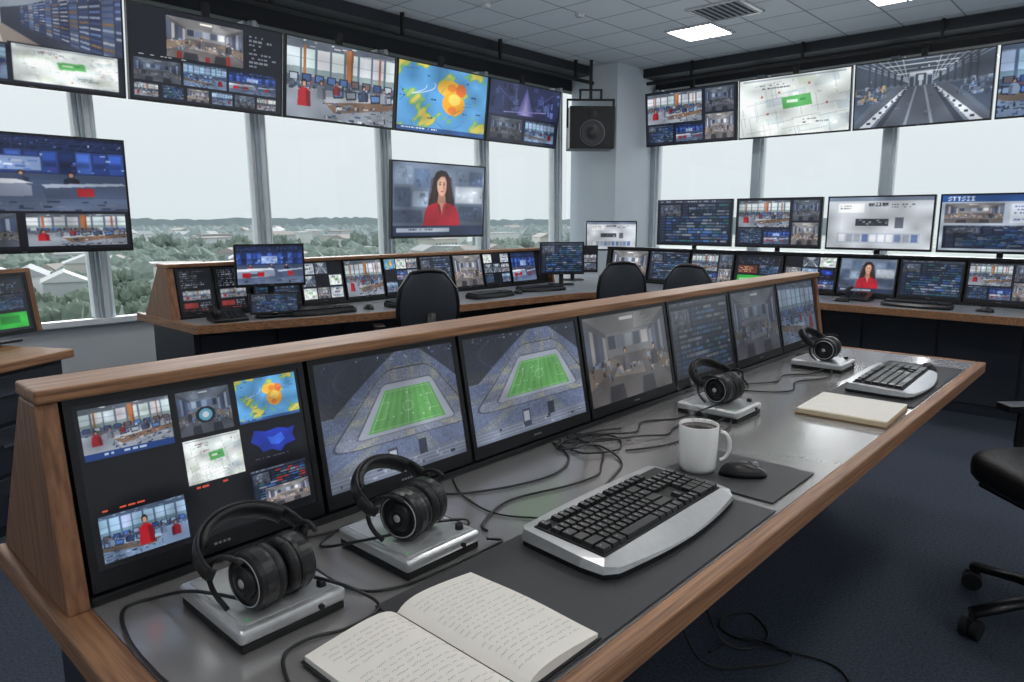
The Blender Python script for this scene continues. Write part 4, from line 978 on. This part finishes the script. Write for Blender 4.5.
# ------------------------------------------------------------------ REAR DESK (L)
rd=thing('worktop','L-shaped grey worktop with warm wood edge by windows','desk')
front=[(1.72,4.02),(2.2,3.88),(2.8,3.74),(3.5,3.64),(4.2,3.58),(4.65,3.52),(4.95,3.38),(5.16,3.15),(5.27,2.85),(5.3,2.5),(5.3,-1.2)]
back=[(6.45,-1.2),(6.45,4.85),(1.72,4.85)]
bm=nb(); prism(bm,front+back,'Z',.712,.75); obj('surface',bm,lam2,rd)
bm=nb(); 
def off(pts,d):
    out=[]
    for i,p in enumerate(pts):
        a=Vector(pts[max(0,i-1)]); b=Vector(pts[min(len(pts)-1,i+1)]); t=(b-a).normalized(); n=Vector((t.y,-t.x)); out.append((p[0]+n.x*d,p[1]+n.y*d))
    return out
fo=off(front,.03)
A=[bm.verts.new((x,y,.705)) for x,y in front];B_=[bm.verts.new((x,y,.705)) for x,y in fo]
A2=[bm.verts.new((x,y,.753)) for x,y in front];B2=[bm.verts.new((x,y,.753)) for x,y in fo]
for i in range(len(front)-1):
    for q in [(A[i],A[i+1],B_[i+1],B_[i]),(A2[i],B2[i],B2[i+1],A2[i+1]),(B_[i],B_[i+1],B2[i+1],B2[i]),(A[i],A2[i],A2[i+1],A[i+1])]: bm.faces.new(q)
bm.faces.new((A[0],B_[0],B2[0],A2[0])); bm.faces.new((A[-1],A2[-1],B2[-1],B_[-1])); bmesh.ops.recalc_face_normals(bm,faces=bm.faces)
obj('front_edge',bm,wood,rd,label='rounded warm wood edging')
boxobj('side_edge',(1.69,3.99,.705),(1.72,4.88,.753),wood_y,rd)
rb=thing('base_cabinet','dark navy base cabinet run beneath the rear worktop','cabinet')
boxobj('body',(1.76,4.2,.0),(6.2,4.8,.703),navy,rb)
for i in range(8): boxobj('door',(1.8+i*.5,4.185,.08),(2.28+i*.5,4.2,.66),darkcab,rb,bev=.003)
rb=thing('base_cabinet','dark navy base cabinet run beneath the side worktop','cabinet')
boxobj('body',(5.7,-1.15,.0),(6.2,4.1,.703),navy,rb)
for i in range(9): boxobj('door',(5.685,3.1-i*.5,.08),(5.7,3.58-i*.5,.66),darkcab,rb,bev=.003)
wedge(3.65,1.7,(0,4.34,0),0,'wooden-capped sloping console housing on the rear desk',(1,1),.4)
wedge(5.0,-4.1,(5.86,0,0),-90,'black sloping console housing on the side desk',(1,1),.19,black,1.064,(.036,.15))
sm=[ui,multi,office,multi,ui,room2,multi,studio,ui,bmap,multi,office]
for i in range(2):
    monitor('console_monitor','narrow built-in display with text rows and small feeds',.225,.295,textpanel(60,76),(1.87+i*.235,4.354,.768),0,10.9,.008,.015,.024,None,0,'monitors built into the rear console')
for i in range(8):
    arr=sm[i%12](110,80)
    monitor('console_monitor','small built-in console monitor with software display',.345,.295,arr,(2.41+i*.36,4.354,.768),0,10.9,.01,.022,.024,None,0,'monitors built into the rear console')
lw=[room2,ui,studio_multi,gameui,multi,presenter,ui,studio_multi,room,multi,ui]
for i in range(11):
    arr=lw[i](140,94)
    monitor('console_monitor','built-in console monitor with camera feeds',.42,.295,arr,(5.874,3.83-i*.436,.768),-90,10.9,.01,.022,.024,None,0,'monitors built into the side console')
vw=[(3.65,2.88,ui,0),(2.84,2.09,studio_multi,1),(2.05,1.27,lightui,2),(1.24,.44,dash,3),(.41,-.38,multi,4)]
vl=['desk-mounted monitor showing blue software rows','desk-mounted monitor showing office camera tiles','desk-mounted monitor showing a pale grey page','desk-mounted monitor showing a blue dashboard','desk-mounted monitor showing camera tiles']
for a,b,f,i in vw:
    arr=f(200,116); monitor('monitor',vl[i],a-b,.43,arr,(6.11,(a+b)/2,1.11),-90,0,.012,.018,.03,'desk',.358,'monitors above the side console')
monitor('monitor','freestanding monitor with blue camera feeds on rear desk',.43,.27,studio(130,80),(2.27,4.18,.93),-18,2,.012,.018,.025,'desk',.176)
monitor('monitor','small freestanding monitor with blue rows',.3,.13,ui(90,40),(2.2,4.02,.775),-18,8,.01,.012,.02,'desk',.02)
monitor('monitor','freestanding monitor with blue software at desk corner',.42,.3,ui(110,76),(5.14,4.08,.85),-38,2,.012,.018,.025,'desk',.096)
monitor('monitor','freestanding monitor with pale screen at desk corner',.54,.31,lightui(120,70),(6.22,4.28,1.03),-45,0,.012,.018,.025,'desk',.278)
monitor('monitor','freestanding monitor with camera tiles at desk corner',.5,.27,multi(110,70),(5.62,4.32,.83),-42,0,.012,.018,.025,'desk',.078)
kb=keyboard((2.5,3.97,.7505),-8,False,'black keyboard on the rear desk',False,.44,.15)
for p,rz in [((3.2,3.88,.7505),-5),((3.95,3.85,.7505),0),((4.6,3.88,.7505),-20),((5.52,2.15,.7505),-90),((5.5,1.2,.7505),-92),((5.52,.35,.7505),-90)]: clone(kb,p,(0,0,D(rz)))
for p in [(2.84,3.93),(3.55,3.86),(4.28,3.86),(5.5,1.7),(5.5,.8)]: mouse((p[0],p[1],.7507),80)
def phone(loc,rz):
    r=thing('desk_phone','black corded desk phone with handset','telephone',loc,(0,0,D(rz)),'desk phones')
    bm=nb(); prism(bm,[(-.09,0),(.09,0),(.09,.06),(-.09,.02)],'X',-.1,.1); obj('body',bm,black,r,bev=.004)
    bm=nb(); sweep(bm,[(-.07,-.09,.05),(-.07,-.04,.065),(-.07,.04,.08),(-.07,.09,.085)],.018,.012,10,up=Vector((0,0,1))); obj('handset',bm,blackm,r,smooth=True)
    bm=nb()
    for i in range(4):
        for j in range(3): box(bm,(-.02+j*.03,-.06+i*.028,.026+i*.007),(.0+j*.03,-.042+i*.028,.034+i*.007))
    obj('buttons',bm,darkcab,r)
phone((1.93,4.1,.7505),-10)
phone((3.62,4.13,.7505),0); phone((5.68,1.65,.7505),-90)
# ------------------------------------------------------------------ LEFT SIDE DESK
sd=thing('side_desk','small wooden-topped side desk with dark drawers','desk',(1.0,3.72,0),(0,0,D(30)))
boxobj('top',(-1.3,0,.712),(0,.75,.752),wood,sd,bev=.006); boxobj('body',(-1.26,.04,0),(-.04,.7,.712),navy,sd)
for i in range(3):
    for j in range(2):
        d=boxobj('drawer',(-.62-.6*j+.01,.025,.05+i*.22),(-.06-.6*j,.04,.25+i*.22),darkcab,sd,bev=.003); boxobj('handle',(-.4-.6*j,.01,.17+i*.22),(-.25-.6*j,.025,.182+i*.22),chrome,d)
r=monitor('monitor','wood-framed monitor with green and brown software screen',.40,.30,gameui(140,104),(.76,4.05,.795),22,8,.016,.02,.03,'desk',.036)
boxobj('wooden_frame_side',(.2,-.02,0),(.225,.05,.305),wood_z,r); boxobj('wooden_frame_side',(-.225,-.02,0),(-.2,.05,.305),wood_z,r); boxobj('wooden_frame_top',(-.225,-.02,.3),(.225,.05,.32),wood,r)
# ------------------------------------------------------------------ LOUDSPEAKER
r=thing('loudspeaker','large black loudspeaker hanging by the corner column','speaker',(8.15,6.0,2.31),(0,0,D(-45)))
boxobj('cabinet',(-.31,-.2,0),(.31,.2,.56),black,r,bev=.012)
boxobj('baffle',(-.29,-.206,.02),(.29,-.2,.54),blackm,r,bev=.003)
bm=nb(); lathe(bm,[(.0001,-.02),(.05,-.03),(.06,-.01),(.13,-.004),(.15,-.014),(.165,-.006),(.175,0)],36,'Y'); obj('woofer',bm,cone,r,loc=(0,-.204,.21),smooth=True)
bm=nb(); lathe(bm,[(.0001,-.02),(.035,-.012),(.04,-.006),(.06,-.008),(.065,0)],30,'Y'); obj('tweeter',bm,cone,r,loc=(0,-.204,.455),smooth=True)
bm=nb(); lathe(bm,[(.164,-.007),(.168,-.010),(.172,-.007)],36,'Y'); obj('woofer_ring',bm,greyp,r,loc=(0,-.204,.21),smooth=True)
bm=nb(); box(bm,(-.33,-.03,.3),(-.31,.03,.68)); box(bm,(.31,-.03,.3),(.33,.03,.68)); box(bm,(-.33,-.03,.66),(.33,.03,.68)); box(bm,(-.02,-.02,.68),(.02,.02,1.19)); box(bm,(-.16,-.02,.68),(-.13,.02,.8)); box(bm,(.13,-.02,.68),(.16,.02,.8)); box(bm,(-.16,-.02,.79),(.16,.02,.81)); obj('hanging_bracket',bm,blackm,r)
# ------------------------------------------------------------------ LIGHT / WORLD / CAMERA
def light(name,typ,loc,rot,e,**k):
    l=bpy.data.lights.new(name,typ); l.energy=e
    for a,b in k.items(): setattr(l,a,b)
    o=bpy.data.objects.new(name,l); link(o); o.location=loc; o.rotation_euler=rot; return o
s=light('soft_daylight_side','SUN',(20,5,12),(0,0,0),3.6,angle=D(34),color=(.96,.98,1))
s.rotation_euler=Vector((.93,.30,.17)).to_track_quat('Z','Y').to_euler()
s=light('soft_daylight_rear','SUN',(5,20,12),(0,0,0),2.6,angle=D(40),color=(.96,.98,1))
s.rotation_euler=Vector((.35,.90,.22)).to_track_quat('Z','Y').to_euler()
light('ceiling_fill','AREA',(4.2,2.2,1.75),(D(180),0,0),52,shape='RECTANGLE',size=8,size_y=6,color=(.95,.98,1))  # unseen up-facing lamp added to lift the ceiling, standing in for bounced daylight
w=bpy.data.worlds.new('w'); sc.world=w; w.use_nodes=True; nt=w.node_tree; bg=nt.nodes['Background']
tc=nt.nodes.new('ShaderNodeTexCoord'); sx=nt.nodes.new('ShaderNodeSeparateXYZ'); cr=nt.nodes.new('ShaderNodeValToRGB')
nt.links.new(tc.outputs['Generated'],sx.inputs[0]); nt.links.new(sx.outputs['Z'],cr.inputs['Fac']); nt.links.new(cr.outputs['Color'],bg.inputs['Color'])
cr.color_ramp.elements[0].position=0; cr.color_ramp.elements[0].color=(*s8(220,229,233),1); cr.color_ramp.elements[1].position=.4; cr.color_ramp.elements[1].color=(*s8(244,248,250),1)
bg.inputs['Strength'].default_value=1.06
cam=bpy.data.cameras.new('camera'); co=bpy.data.objects.new('camera',cam); link(co); sc.camera=co
cam.sensor_width=36; cam.lens=700/1024*36; cam.clip_end=3000; cam.clip_start=.02
co.location=(0,0,1.35); co.rotation_euler=(D(90)-math.atan(121/700),0,D(42.5-90))
